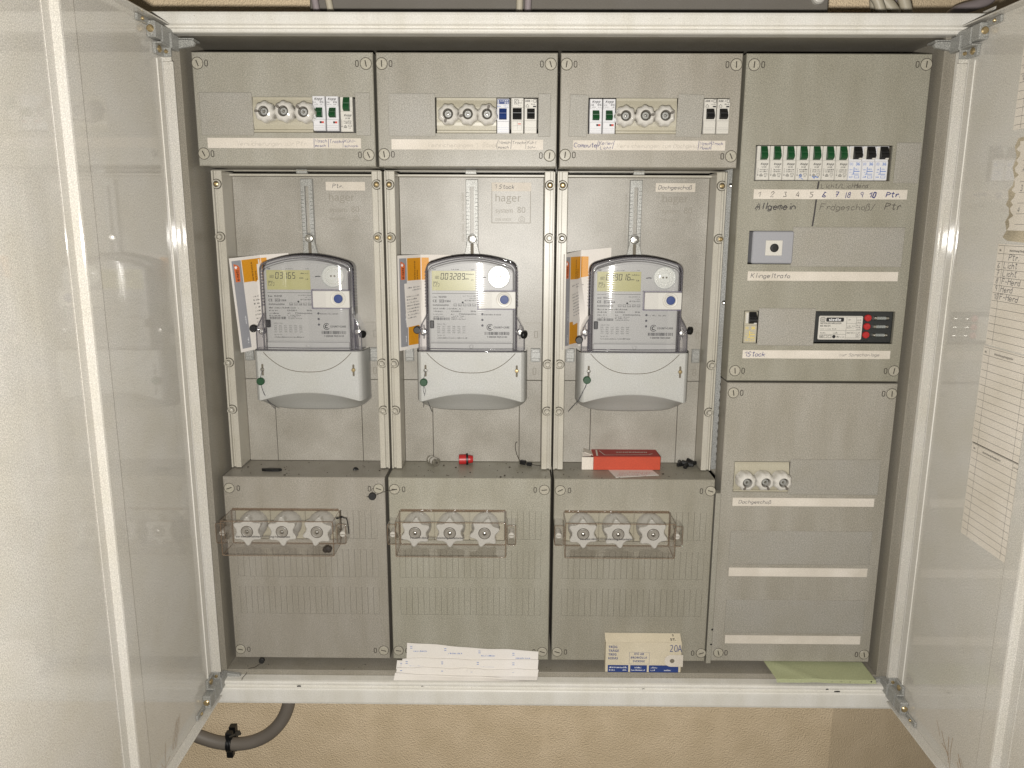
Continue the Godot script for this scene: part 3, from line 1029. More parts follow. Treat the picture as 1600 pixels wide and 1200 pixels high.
func boards() -> void:
	var label := ["grey meter board on the left, marked Ptr.", "grey meter board in the middle, marked 1 Stock", "grey meter board on the right, marked Dachgeschoß"]
	var note := ["Ptr.", "1 Stock", "Dachgeschoß"]
	var mid := [129.0, 376.0, 620.5]
	for f in 3:
		var x := 250.0 * f
		var t := thing("meter_board", label[f], "meter board", Vector3.ZERO, "three meter boards")
		var e := 0.0 if f < 2 else -3.0
		var g := Geo.new()
		for p in [[17, 61.2, 299, 432], [61.9, 198.4, 299, 432], [199.1, 233 + e, 299, 432], [17, 233 + e, 432.8, 741]]:
			g.box(x + p[0], x + p[1], p[2], p[3], -90, -83, 0.5)
		put("panel", g, M.board, t)
		g = Geo.new(); g.box(x + 10, x + 240 + e, 296, 745, -110, -91); put("backing", g, M.groove, t)
		for s in 2:
			g = Geo.new()
			var a := x + 1.6 if s == 0 else x + 233.4 + e
			var o := a if s == 0 else a + 12.2     # lip on the outer edge
			g.box(o, o + 2.6, 300, 747, -90, -40.4, 0.5)
			var w := a + 6.6 if s == 0 else a
			g.box(w, w + 8.4, 300, 747, -90, -41, 0.6)
			g.box(a + 1, a + 14, 300, 747, -92, -46)
			var rl := put("rail", g, M.rail, t)
			# bosses with screws
			for k in [[728.0, true], [653.0, false], [466.0, false], [393.0, false]]:
				var cx := a + 7.4
				var bs := Geo.new()
				bs.lathe([Vector2(6.3, -41), Vector2(6.3, -38.6), Vector2(5.6, -38), Vector2(4.6, -38), Vector2(4.4, -41)], 20, [], 0, cx, k[0])
				bs.lathe([Vector2(4.5, -40.9), Vector2(0.01, -40.9)], 16, [], 0, cx, k[0])
				if k[0] < 660: bs.lathe([Vector2(4.4, -40), Vector2(4.2, -30), Vector2(3.4, -29.6), Vector2(2.9, -30), Vector2(2.8, -37), Vector2(0.01, -37)], 18, [], 0, cx, k[0])
				put("boss", bs, M.rail, rl)
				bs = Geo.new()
				bs.lathe([Vector2(7.3, -40.9), Vector2(6.3, -40.9)], 20, [], 0, cx, k[0]); bs.lathe([Vector2(4.5, -40.6), Vector2(3.4, -40.6)], 20, [], 0, cx, k[0])  # flat dark rings: shade around and inside the boss, put in as colour
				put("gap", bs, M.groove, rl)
				if k[1] or (k[0] == 653 and rng.randf() < 0.8):
					bs = Geo.new()
					var z := -38.0 if k[1] else -29.5
					bs.lathe([Vector2(3.6, z), Vector2(3.4, z + 1.2), Vector2(1.6, z + 2.0), Vector2(1.4, z + 0.8), Vector2(0.01, z + 0.8)], 14, [], 0, cx, k[0])
					put("screw", bs, M.brass if rng.randf() < 0.65 else M.steel, rl)
		g = Geo.new()
		g.box(x + 15.5, x + 234.5 + e, 741.3, 744.5, -84, -74, 0.5)
		g.box(x + 2, x + 246 + e, 747.2, 748, -50, -43, 0.2)
		put("top_rail", g, M.rail, t)
		# embossed maker's panel
		g = Geo.new()
		var b := x + 155.0
		for q in [[b, b + 59, 674, 675], [b, b + 59, 732, 733], [b, b + 1, 675, 732], [b + 58, b + 59, 675, 732]]: g.box(q[0], q[1], q[2], q[3], -83, -82.5)
		put("embossed_frame", g, M.emboss if f == 1 else M.board, t)
		g = Geo.new()
		words(g, "hager", b + 6, 706, 10.5, -82.6, "sans", 0, 1.1)
		words(g, "system", b + 6, 689.5, 6.4, -82.6); words(g, "80", b + 39, 689.5, 8.6, -82.6)
		words(g, "DIN 43870", b + 6, 677.5, 3.8, -82.6)
		g.ink([Vector2(b + 41, 677), Vector2(b + 50, 677), Vector2(b + 50, 681), Vector2(b + 45.5, 685), Vector2(b + 41, 681), Vector2(b + 41, 677)], 0.6, -82.6)
		g.ink([Vector2(b + 43, 678.5), Vector2(b + 45.5, 682.5), Vector2(b + 48, 678.5), Vector2(b + 43, 678.5)], 0.5, -82.58)
		ink_part(t, g, M.emboss, "embossed_lettering")
		var y0 := 721.0
		var lx := b + (2.0 if f == 0 else 0.5 if f == 1 else -5.0)
		g = Geo.new()
		g.box(lx, lx + 59, y0, y0 + 12.6, -82.4, -81.9)
		var s := put("label_strip", g, M.paper, t)
		g = Geo.new(); pen(g, note[f], lx + [10, 4, 4][f], y0 + 3.8, 5.6, 0.5, -81.85); ink_part(s, g, M.print_grey)
		# slotted hanger with a screw
		g = Geo.new()
		var c: float = mid[f]
		g.plate(c - 9.2, c + 9.2, 634, 737.5, -83, -77, [[c - 2.9, c + 2.9, 645.0, 727.0]], -82.5, 0.7)
		var h := put("hanger", g, M.zinc, t)
		g = Geo.new()
		for i in 15: g.box(c - 9, c - 4.5, 640.0 + i * 5.6, 640.5 + i * 5.6, -77, -76.9); 
		for i in 15: g.box(c + 4.5, c + 9, 642.5 + i * 5.6, 643.0 + i * 5.6, -77, -76.9)
		put("scale_marks", g, M.print, h)
		g = Geo.new()
		g.box(c - 8, c + 8, 744, 750, -62, -55, 0.5)
		g.lathe([Vector2(1.6, -77), Vector2(1.5, -76.8), Vector2(0.01, -76.8)], 10, [], 0, c, 732)
		put("hanger_top", g, M.zinc, h)
		g = Geo.new()
		for k in 4: words(g, "Zähler", c - 13.5, 664.0 + k * 14, 3.2, -82.85)
		g.xf = Transform3D.IDENTITY
		var turned := Geo.new()
		turned.xf = Transform3D(Basis(Vector3(0, 0, 1), PI / 2), Vector3(c - 12.5, 646, 0))
		for k in 5: words(turned, "Zähler", k * 15.0, 0, 3.4, -82.8)
		ink_part(t, turned, M.emboss, "embossed_lettering")
		# mounting rail behind the meter
		g = Geo.new()
		for q in [[x + 20.5, x + 34.0], [x + 216.0, x + 231.0 + e]]:
			g = Geo.new()
			g.box(q[0], q[1], 462.5, 484, -83, -78, 0.8)
			g.box(q[0] + 1.5, q[1] - 1, 464, 469, -78, -76.4, 0.5); g.box(q[0] + 1.5, q[1] - 1, 477.5, 482.5, -78, -76.4, 0.5)
			put("meter_rail", g, M.zinc, t)
		g = Geo.new()
		for q in [[x + 222, 447.0], [x + 224, 505.0]]:
			var pts := []
			for p in rrect(q[0] - 2.2, q[0] + 2.2, q[1] - 5, q[1] + 5, 0.8, 2): pts.append(Vector3(p.x, p.y, -82.9))
			pts.append(pts[0])
			g.tube(pts, 0.35, 5, false)
		g.ink([Vector2(x + 205, 523), Vector2(x + 232, 523), Vector2(x + 232, 486)], 0.6, -82.85)
		put("embossed_mark", g, M.emboss, t)
	var g := Geo.new()
	var hs := []
	for i in 36: hs.append([760.6, 765.0, 303.0 + i * 12.5, 307.4 + i * 12.5])
	g.plate(744, 772, 292, 760, -80, -72, hs, -78, 0.5)
	one("perforated_rail", g, M.zinc, "galvanised rail with a row of holes in the gap left of the right column", "mounting rail")
	for k in [[748.6, 728], [748.6, 560]]:
		g = Geo.new()
		g.xf = Transform3D(Basis(Vector3.UP, -0.5), Vector3(k[0], k[1], -36))
		g.lathe([Vector2(2.4, -14), Vector2(2.4, 0), Vector2(2.0, 0.8), Vector2(0.01, 1.2)], 10)
		one("gap_screw", g, M.steel, "steel screw in the gap left of the right column, near the top" if k[1] > 700 else "steel screw in the gap left of the right column, halfway up", "screw")


# a miniature circuit breaker, 17.5 wide, with its visible face 46 high; origin at the middle of its lower edge
func breaker(called: String, label: String, x: float, y: float, look: String, group := "", wide := 17.4) -> Node3D:
	var t := thing(called, label, "circuit breaker", Vector3(x, y, 0), group)
	var w := wide / 2 - 0.25
	var g := Geo.new()
	g.box(-w, w, 0.4, 46, -30, 1.0, 0.5)
	var ink := Geo.new()
	var mat: Material = M.print
	var lever: Material = M.green
	var lv := [-4.6, 4.6, 18.0, 31.0]
	var body: Material = M.device
	match look:
		"small":
			g.box(-w + 0.3, w - 0.3, 32.4, 45.6, 1.0, 3.2, 0.5)
			g.box(-w + 0.3, w - 0.3, 0.8, 15.6, 1.0, 3.4, 0.5)
			body = M.device_white
			words(ink, "Kopp", -0.2, 40.6, 2.9, 3.3, "bold", 1, 1.15, 0.35)
			fine_print(ink, -7, -2.5, 36.8, 1.8, 3.3, 1.0); words(ink, "B16", 2.0, 36.6, 2.2, 3.3, "bold", 0); fine_print(ink, -6, 0, 34.4, 1.2, 3.3); fine_print(ink, 2.5, 7, 34.2, 1.4, 3.3)
			ink.rect(-7.6, -7.4, 33.5, 39.4, 3.3); ink.rect(-7.4, 7.4, 39.2, 39.35, 3.3)
			for k in 3: ink.rect(-w + 0.8, w - 0.8, 2.4 + 2.4 * k, 2.55 + 2.4 * k, 3.5)
			var flag := Geo.new(); flag.box(0.8, 3.4, 10.2, 12.8, 3.3, 3.7); put("flag", flag, M.print, t)
			flag = Geo.new(); flag.box(3.4, 6.4, 10.2, 12.8, 3.3, 3.7); put("flag", flag, M.print_red, t)
		"long":
			g.box(-w + 0.3, w - 0.3, 0.8, 27.2, 1.0, 2.6, 0.5)
			lv = [-4.2, 4.8, 27.6, 45.6]
			words(ink, "Kopp", 1.5, 20.6, 2.8, 2.7, "bold", 1, 1.1, 0.35)
			words(ink, "LS 68", 1.5, 17.0, 1.9, 2.7, "bold", 1)
			fine_print(ink, -4, 7.6, 13.6, 2.0, 2.7, 1.0); fine_print(ink, -4, 7, 11.0, 1.8, 2.7, 1.0)
			ink.ink([Vector2(-4, 5.6), Vector2(0, 5.6), Vector2(0, 7), Vector2(-2, 9), Vector2(-4, 7), Vector2(-4, 5.6)], 0.5, 2.7)
			ink.ink([Vector2(-3, 6.2), Vector2(-2, 7.8), Vector2(-1, 6.2), Vector2(-3, 6.2)], 0.4, 2.72)
			ink.ink([Vector2(2.2, 7.2), Vector2(6.4, 7.2), Vector2(6.4, 9.2), Vector2(2.2, 9.2), Vector2(2.2, 7.2)], 0.4, 2.7); fine_print(ink, 2.8, 6, 4.6, 1.6, 2.7, 1.0)
			for k in 4: ink.rect(-7.0, -6.3, 9.5 + k * 1.8, 10.5 + k * 1.8, 2.7)
			words(ink, "0", -7.4, 6.2, 2.2, 2.7, "bold")
			g.box(5.6, w - 0.4, 33, 41, 1.0, 1.8, 0.3)
		"blue":
			lever = M.blue; body = M.device_white
			lv = [-5.6, 4.8, 18.5, 33.0]
			g.box(-w + 0.3, w - 0.3, 33.4, 45.6, 1.0, 3.0, 0.4); g.box(-w + 0.3, w - 0.3, 0.8, 16.0, 1.0, 3.4, 0.5)
			var band := Geo.new(); band.box(-w + 0.6, w - 0.6, 38.4, 44.6, 3.0, 3.2); put("blue_band", band, M.blue, t)
			var wi := Geo.new(); words(wi, "0", -7.2, 41.4, 2.2, 3.3, "bold"); words(wi, "0", -7.2, 38.8, 2.2, 3.3, "bold"); fine_print(wi, -4, 7.2, 42, 1.8, 3.3, 1.0); words(wi, "B 16", 7, 39, 1.9, 3.3, "bold", 2)
			put("white_lettering", wi, M.white_ink, t)
			words(ink, "B16", -7.6, 34.6, 1.8, 3.15, "bold"); fine_print(ink, 0.5, 7, 35.8, 1.3, 3.15); fine_print(ink, 2, 6.4, 34.0, 1.2, 3.15)
			for k in 3: ink.rect(-w + 0.8, w - 0.8, 3.0 + 2.4 * k, 3.15 + 2.4 * k, 3.5)
			mat = M.print_blue
		"black_square":
			lever = M.black
			lv = [-6.6, 5.8, 18.6, 33.6]
			g.box(-w + 0.3, w - 0.3, 34.0, 46.2, 1.0, 4.2, 0.4); g.box(-w + 0.3, w - 0.3, 0.8, 17.0, 1.0, 2.6, 0.5); g.box(-6, 6, 4, 16.6, 2.6, 3.4, 0.4)
			words(ink, "C", -1.6, 39.4, 3.6, 4.3, "bold", 1); ink.ink([Vector2(-4.2, 38.4), Vector2(1.0, 38.4), Vector2(1.0, 44.2), Vector2(-4.2, 44.2), Vector2(-4.2, 38.4)], 0.5, 4.3)
			fine_print(ink, 1.8, 7.4, 42, 1.8, 4.3); fine_print(ink, 1.8, 7, 39.2, 1.6, 4.3); fine_print(ink, 1.5, 6, 36.2, 1.3, 4.3)
			for k in 4: ink.rect(-7.4, -6.8, 35.5 + k * 2.4, 36.8 + k * 2.4, 4.3)
			ink.rect(-5.6, 5.6, 10.5, 10.65, 3.5); ink.rect(-0.1, 0.1, 5, 16, 3.5)
			var flag := Geo.new(); flag.box(0.6, 5, 12.2, 13.2, 3.4, 3.7); put("flag", flag, M.print_red, t)
		"black":
			lever = M.black
			lv = [-4.9, 5.6, 19.6, 33.2]
			g.box(-w + 0.3, w - 0.3, 33.6, 45.6, 1.0, 3.0, 0.4); g.box(-w + 0.3, w - 0.3, 0.8, 17.4, 1.0, 3.0, 0.5)
			words(ink, "ABB", -7.4, 41.6, 2.5, 3.1, "bold"); fine_print(ink, 0.6, 3, 42.2, 2.0, 3.1, 1.0); ink.ink([Vector2(4, 41.2), Vector2(7.4, 41.2), Vector2(7.4, 44.6), Vector2(4, 44.6), Vector2(4, 41.2)], 0.5, 3.1)
			fine_print(ink, 0.8, 7.4, 38, 1.6, 3.1, 1.0); ink.rect(3.2, 7.4, 34.8, 36.6, 3.1)
			ink.ink([Vector2(-6.4, 35), Vector2(-2.6, 35), Vector2(-2.6, 36.6), Vector2(-4.5, 38.6), Vector2(-6.4, 36.6), Vector2(-6.4, 35)], 0.5, 3.1)
			for k in 3: ink.rect(-w + 1, w - 1, 4.0 + 2.0 * k, 4.15 + 2.0 * k, 3.1)
		"print_blue", "print_yellow":
			lever = M.black
			body = M.device_white if look == "print_blue" else M.cream
			mat = M.print_blue if look == "print_blue" else M.print_yellow
			lv = [-3.4, 7.2, 28.5, 45.4]
			g.box(-w + 0.3, w - 0.3, 0.8, 26.0, 1.0, 2.6, 0.4)
			words(ink, "00", -7.4, 20.4, 3.6, 2.7, "mono", 0, 0.8); words(ink, "36", 0.6, 20.4, 3.8, 2.7, "bold")
			ink.rect(-1.8, -0.9, 9, 18, 2.7); ink.rect(-1.6, 6.5, 12.0, 13.0, 2.7); ink.rect(-4, 6, 8.4, 9.2, 2.7); fine_print(ink, 0, 6.5, 14.6, 2.2, 2.7, 1.0)
			fine_print(ink, -7, -2.6, 14, 1.6, 2.7); fine_print(ink, -7, -2.6, 10.6, 1.6, 2.7); fine_print(ink, -6.8, -2, 4.0, 2.6, 2.7, 1.0); ink.ink([Vector2(0, 3.6), Vector2(6, 3.6), Vector2(6, 6.6), Vector2(0, 6.6), Vector2(0, 3.6)], 0.5, 2.7)
	put("body", g, body, t)
	# lever: a wedge with a rounded front that stands out of the face
	g = Geo.new()
	var y0: float = lv[2]
	var y1: float = lv[3]
	var h := y1 - y0
	var prof := PackedVector2Array()
	for p in [[0.0, -2.0], [0.0, 3.2], [0.12, 7.0], [0.24, 8.2], [0.38, 7.6], [0.52, 6.2], [0.58, 6.4], [0.66, 5.4], [0.85, 3.2], [1.0, 1.6], [1.0, -2.0]]: prof.append(Vector2(p[1], y0 + h * p[0]))
	# section in (z, y), extruded across x
	g.xf = Transform3D(Basis(Vector3(0, 0, 1), Vector3(0, 1, 0), Vector3(-1, 0, 0)), Vector3(lv[1], 0, 0))
	g.prism(prof, 0, lv[1] - lv[0], 0.35, false, true)
	var l := put("lever", g, lever, t)
	if look.begins_with("print"):
		g = Geo.new()
		g.box(-7.6, -3.6, 29, 44, 1.0, 2.4, 0.4); g.box(3.0, 7.6, 28, 33, 1.0, 6.2, 0.8)
		put("lever_guard", g, M.device, t)
		l.rotation.z = 0.0
	put("print", ink, mat, t)
	return t


func breakers() -> void:
	var gr := "circuit breakers in the upper row above the meters"
	breaker("circuit_breaker", "white breaker with a short green lever, next to the left trio of fuse caps", 172.2, 797.2, "small", gr)
	breaker("circuit_breaker", "white breaker with a short green lever, between its twin and the tall green lever", 190.6, 797.0, "small", gr)
	breaker("circuit_breaker", "breaker with its green lever raised, rightmost device of the left upper cover", 209.8, 796.0, "long", gr)
	breaker("circuit_breaker", "white breaker with a blue lever and blue band", 424.0, 794.6, "blue", gr)
	breaker("circuit_breaker", "breaker with a broad black lever and framed letter", 443.4, 794.6, "black_square", gr)
	breaker("circuit_breaker", "black lever breaker at the right end of the row with the blue breaker", 461.4, 794.4, "black", gr)
	breaker("circuit_breaker", "white breaker with a green lever at the far left of the third upper cover", 550.4, 794.6, "small", gr)
	breaker("circuit_breaker", "white breaker with a green lever touching the third trio of fuse caps", 568.4, 794.6, "small", gr)
	breaker("circuit_breaker", "black lever breaker right of the skewed blank strip on the third upper cover", 705.6, 795.0, "black", gr)
	breaker("circuit_breaker", "black lever breaker at the right end of the third upper cover", 723.6, 795.0, "black", gr)
	var nth := ["first", "second", "third", "fourth", "fifth", "sixth", "seventh"]
	for i in 7:
		var more := ""
		if i == 3: more = ", with a blue pen mark below"
		if i == 4: more = ", with a blue tick at its foot"
		var b := breaker("circuit_breaker", "green lever breaker, %s in the row of ten%s" % [nth[i], more], 782.2 + 18.1 * i, 734.0, "long", "ten breakers in the right column", 18.0)
		if i == 3 or i == 4:
			var g := Geo.new()
			if i == 3: g.ink([Vector2(-4, 3), Vector2(-2, 5), Vector2(-4, 7), Vector2(-1, 8), Vector2(-1, 3), Vector2(2, 1.5)], 0.7, 2.8)
			else: g.ink([Vector2(-4, 6), Vector2(-1, 3), Vector2(1, 6), Vector2(3, 4), Vector2(5, 4.5)], 1.0, 2.8)
			put("pen_mark", g, M.print_blue, b)
	for i in 3:
		breaker("circuit_breaker", ["first black lever breaker after the seven green ones", "middle one of three black lever breakers with blue print", "last breaker of the row of ten, black lever and blue print"][i], 908.8 + 18.1 * i, 734.0, "print_blue", "ten breakers in the right column", 18.0)
	var g := Geo.new()
	g.box(954.6, 958.6, 734, 780, -30, -4)
	one("filler_block", g, M.groove, "dark filler piece at the right end of the row of ten breakers", "filler piece")
	breaker("circuit_breaker", "single cream breaker with a black lever and yellow print above the strip 1Stock", 780.2, 506.2, "print_yellow", "", 18.6)

	# bell transformer switch
	var t := thing("bell_transformer", "grey bell transformer with a round black button above the strip Klingeltrafo", "transformer", Vector3(801.5, 619.5, 0))
	g = Geo.new()
	g.xf = Transform3D(Basis(Vector3(0, 0, 1), Vector3(1, 0, 0), Vector3(0, 1, 0)), Vector3.ZERO)
	g.xf = Transform3D.IDENTITY
	g.prism(rrect(-27, 30.5, 0.6, 45.6, 2.5, 4), -30, 3.5, 1.4, true)
	put("body", g, flat(Color8(146, 146, 150), 0.45, 0.05), t)
	g = Geo.new(); g.box(-8.6, 15, 11.8, 33, 3.4, 4.6, 0.5); put("button_plate", g, M.device, t)
	g = Geo.new(); g.lathe([Vector2(6.0, 4.6), Vector2(6.0, 5.4), Vector2(5.4, 6.2), Vector2(3, 6.4), Vector2(0.01, 6.4)], 24, [], 0, 3.6, 22.5); put("button", g, M.black, t)

	# intercom supply
	t = thing("intercom_supply", "black intercom power supply with a white type plate and three red buttons", "power supply", Vector3(928.5, 506.5, 0))
	g = Geo.new()
	g.box(-56, 57, 0.4, 46, -40, -5, 0.8)
	for i in 18: g.box(-50 + i * 4.2, -47.6 + i * 4.2, 41, 45, -5, -4, 0.3)
	for i in 18: g.box(-50 + i * 4.2, -47.6 + i * 4.2, 1, 3.6, -5, -4, 0.3)
	g.box(16, 52, 9.0, 10.4, -5, -3.6, 0.3); g.box(16, 52, 20.6, 22, -5, -3.6, 0.3); g.box(16, 52, 32.2, 33.6, -5, -3.6, 0.3)
	put("housing", g, flat(Color8(34, 36, 35), 0.5, 0.1), t)
	g = Geo.new(); g.prism(rrect(-49, 14, 4.8, 39.2, 2, 4), -5, -4.2, 0.2); var pl := put("type_plate", g, M.device, t)
	g = Geo.new()
	g.ink([Vector2(-46.5, 31.2), Vector2(-40.5, 31.2), Vector2(-40.5, 36.4), Vector2(-46.5, 36.4), Vector2(-46.5, 31.2)], 0.7, -4.15); words(g, "SSS", -43.5, 32.4, 2.6, -4.15, "bold", 1, 0.7)
	g.prism(rrect(-38.6, -13.2, 30.8, 36.8, 1.2, 3), -4.2, -4.12)
	words(g, "NETZGLEICHRICHTER", -46.5, 27.4, 2.4, -4.15, "bold", 0, 0.9)
	words(g, "NG 402-01", -46.5, 23.6, 2.4, -4.15, "bold", 0, 0.95)
	fine_print(g, -46.5, -20, 19.6, 1.6, -4.15); fine_print(g, -46.5, -36, 13.8, 1.8, -4.15); fine_print(g, -27, -20, 13.8, 1.8, -4.15)
	for k in [[-46.5, -9, 17.8], [-46.5, -9, 12.2], [-9, 12.4, 28], [-9, 12.4, 17.8], [-10, 12, 7.2], [-46.5, 12.4, 37.6]]: g.rect(k[0], k[1], k[2], k[2] + 0.3, -4.15)
	for k in [[-9.2, 7.2, 37.6], [4.6, 22, 37.6]]: g.rect(k[0], k[0] + 0.3, k[1], k[2], -4.14)
	for y in [32.6, 29.4, 25, 22.2, 19.4, 14, 11.2, 8.6]: fine_print(g, 5.4, 11.6, y, 1.7, -4.15, 1.0)
	fine_print(g, -8, -3, 33, 1.7, -4.15); fine_print(g, -8, 4, 24, 1.7, -4.15); fine_print(g, -8, 4, 21.4, 1.7, -4.15); fine_print(g, -8.5, 4, 14, 1.7, -4.15)
	for i in 3: g.ink([Vector2(-46 + i * 6, 7.4), Vector2(-41.6 + i * 6, 7.4), Vector2(-41.6 + i * 6, 11), Vector2(-46 + i * 6, 11), Vector2(-46 + i * 6, 7.4)], 0.5, -4.15)
	for i in 3: fine_print(g, -45.4 + i * 6, -42, 8.2, 1.8, -4.15, 1.0)
	g.prism(disc(-25.6, 9.2, 2.5, 14), -4.2, -4.13); fine_print(g, -21.5, -10, 8, 2.2, -4.15)
	put("print", g, M.print, pl)
	g = Geo.new(); words(g, "siedle", -26, 32.0, 3.6, -4.08, "bold", 1, 1.25); put("white_lettering", g, M.white_ink, pl)
	for i in 3:
		g = Geo.new()
		g.lathe([Vector2(4.9, -5), Vector2(4.9, -2.2), Vector2(4.2, -1.4), Vector2(0.01, -1.2)], 22, [], 0, 20.6 - 0.4 * i, 36.6 - 12.3 * i)
		put("red_button", g, M.red, t)
		g = Geo.new()
		g.tube([Vector3(30, 36.4 - 12.3 * i, -3.4), Vector3(49, 36.4 - 12.3 * i, -3.4)], 2.2, 10)
		put("glass_fuse", g, M.lens, t)
		g = Geo.new()
		g.tube([Vector3(29, 36.4 - 12.3 * i, -3.4), Vector3(33, 36.4 - 12.3 * i, -3.4)], 2.5, 10); g.tube([Vector3(46, 36.4 - 12.3 * i, -3.4), Vector3(50, 36.4 - 12.3 * i, -3.4)], 2.5, 10)
		put("fuse_end", g, M.steel, t)


func small_fuse() -> Node3D:
	var t := thing("porcelain_fuse", "", "fuse cap")
	var g := Geo.new()
	var prof := [Vector2(10.0, 0), Vector2(10.4, 3), Vector2(13.4, 5), Vector2(13.9, 12), Vector2(13.7, 18), Vector2(12.9, 21.5), Vector2(11.4, 24), Vector2(9.4, 25.6), Vector2(7.6, 26.2), Vector2(6.9, 25.6), Vector2(6.7, 16), Vector2(0.01, 16)]
	g.lathe(prof, 48, [0.0, 0.0, 0.03, 0.055, 0.055, 0.05, 0.035, 0.015], 8)
	put("porcelain", g, M.porcelain, t)
	g = Geo.new()
	g.lathe([Vector2(4.7, 15), Vector2(4.7, 21.4), Vector2(4.1, 22.2), Vector2(3.2, 22.2), Vector2(3.0, 21.0), Vector2(0.01, 21.0)], 20)
	put("ferrule", g, M.zinc, t)
	g = Geo.new(); g.lathe([Vector2(6.6, 17.5), Vector2(4.7, 17.5)], 20); put("well", g, M.groove, t)
	g = Geo.new(); g.lathe([Vector2(2.0, 21.0), Vector2(2.0, 22), Vector2(1.2, 22.8), Vector2(0.01, 22.9)], 12); put("contact", g, M.steel, t)
	g = Geo.new(); g.prism(rrect(6.4, 11.8, -1.8, 1.8, 1.7, 4), 20, 26.3, 0.1); put("window_slot", g, flat(Color8(92, 86, 78), 0.6), t)
	return t


func big_fuse() -> Node3D:
	var t := thing("large_porcelain_fuse", "", "fuse cap")
	var g := Geo.new()
	g.lathe([Vector2(20.5, -1), Vector2(21.2, 4), Vector2(21.2, 10), Vector2(20.0, 16), Vector2(18.0, 22), Vector2(16.5, 28), Vector2(15.8, 32)], 36)
	for k in 6:       # hollows between the grips
		pass
	var star := PackedVector2Array()
	for i in 72:
		var a := TAU * i / 72
		var r := 16.4 + 6.4 * pow(0.5 + 0.5 * cos(6 * a), 1.7)
		star.append(Vector2(r * cos(a), r * sin(a)))
	g.prism(star, 24, 36, 1.2, true)
	put("porcelain", g, M.porcelain_dull, t)
	g = Geo.new(); g.lathe([Vector2(8.2, 35.9), Vector2(8.2, 36.6), Vector2(7.4, 37), Vector2(6.6, 36.5), Vector2(6.2, 36.05), Vector2(0.01, 36.05)], 26); put("inspection_ring", g, flat(Color8(134, 130, 122), 0.4), t)
	g = Geo.new(); g.lathe([Vector2(9.2, 36.02), Vector2(8.1, 36.3)], 26); put("gap", g, M.groove, t)
	g = Geo.new(); g.lathe([Vector2(3.4, 36.0), Vector2(3.4, 37), Vector2(2.4, 38.2), Vector2(1.2, 38.6), Vector2(0.01, 38.6)], 16); put("contact", g, M.steel, t)
	return t


func fuse_base(x0: float, x1: float, y0: float, label: String) -> void:
	var g := Geo.new()
	var prof := PackedVector2Array([Vector2(-30, 0), Vector2(0.2, 0), Vector2(1.6, 0.8), Vector2(1.6, 3.2), Vector2(-1.0, 4.4), Vector2(0.6, 10), Vector2(1.2, 14), Vector2(1.2, 34), Vector2(0.6, 38), Vector2(-0.6, 43), Vector2(-0.6, 46.4), Vector2(-30, 46.4)])
	g.xf = Transform3D(Basis(Vector3(0, 0, 1), Vector3(0, 1, 0), Vector3(-1, 0, 0)), Vector3(x1, y0, 0))
	g.prism(prof, 0, x1 - x0, 0.2, false, true)
	one("fuse_socket", g, M.cream, label, "fuse socket", Vector3.ZERO, "cream fuse sockets")


func fuses() -> void:
	fuse_base(81.4, 163, 795.3, "cream base of the left trio of small fuse caps")
	fuse_base(333, 414.6, 795.2, "cream base of the small fuse caps left of the blue breaker")
	fuse_base(578, 660.5, 795.2, "cream base of the small fuse caps beside the skewed blank strip")
	fuse_base(770.6, 852, 280.6, "cream base of the small fuse caps in the right column")
	var f := small_fuse()
	f.set_meta("group", "small porcelain fuse caps")
	var spots := [[103, 820, 178, "left fuse cap of the left trio, its slot pointing left"], [129.5, 820.5, 140, "middle fuse cap of the left trio on the upper cover"], [156.5, 819.5, 138, "fuse cap beside the first green lever breaker"],
		[350.5, 817.5, 248, "fuse cap with its slot pointing down, left in the trio beside the blue breaker"], [377, 817.5, 196, "fuse cap in the middle of the trio beside the blue breaker"], [402.8, 817.5, 76, "fuse cap touching the blue breaker, its slot pointing up"],
		[588.5, 816, 176, "fuse cap touching a green lever breaker on the third upper cover"], [615, 816.5, 4, "middle fuse cap of the third upper cover, slot pointing right"], [641.5, 816.5, 22, "fuse cap partly under the skewed blank strip"],
		[784, 302.5, 246, "left fuse cap of the trio in the right column"], [811, 303, 292, "middle fuse cap of the trio in the right column"], [837, 303, 300, "right fuse cap of the trio in the right column, touching the blank strip"]]
	for i in spots.size():
		var s: Array = spots[i]
		var at := Vector3(s[0], s[1], 0)
		if i > 0: f = copy(f, s[3], at)
		else:
			f.position = at * MM; f.set_meta("label", s[3])
		f.rotation.z = deg_to_rad(s[2])
	var b := big_fuse()
	b.set_meta("group", "large star-shaped fuse caps")
	var n := 0
	for k in 3:
		for j in 3:
			var at := Vector3([46.5, 295.5, 544.0][k] + [51.8, 51.4, 51.6][k] * j, 225.5, 0)
			var lab := "%s large star-shaped fuse cap inside the %s smoky cover" % [["left", "middle", "right"][j], ["left", "middle", "right"][k]]
			if n > 0: b = copy(b, lab, at)
			else:
				b.position = at * MM; b.set_meta("label", lab)
			b.rotation.z = deg_to_rad([30, 32, 20, 24, 30, 14, 32, 40, 38][n])
			n += 1
	for k in 3:
		var g := Geo.new()
		var x: float = 250.0 * k + 17.4
		var ft := thing("large_fuse_socket", "cream socket plates behind the %s three large fuse caps" % ["left", "middle", "right"][k], "fuse socket", Vector3.ZERO, "sockets of the large fuses")
		for j in 3:
			g = Geo.new(); g.box(x + 53.4 * j, x + 53.4 * j + 52.6, 199.4, 246.6, -20, -0.6, 0.6); put("socket_plate", g, M.cream, ft)
		g = Geo.new(); g.box(x + 2, x + 158, 200, 246, -20, -3); put("socket_block", g, M.cream, ft)



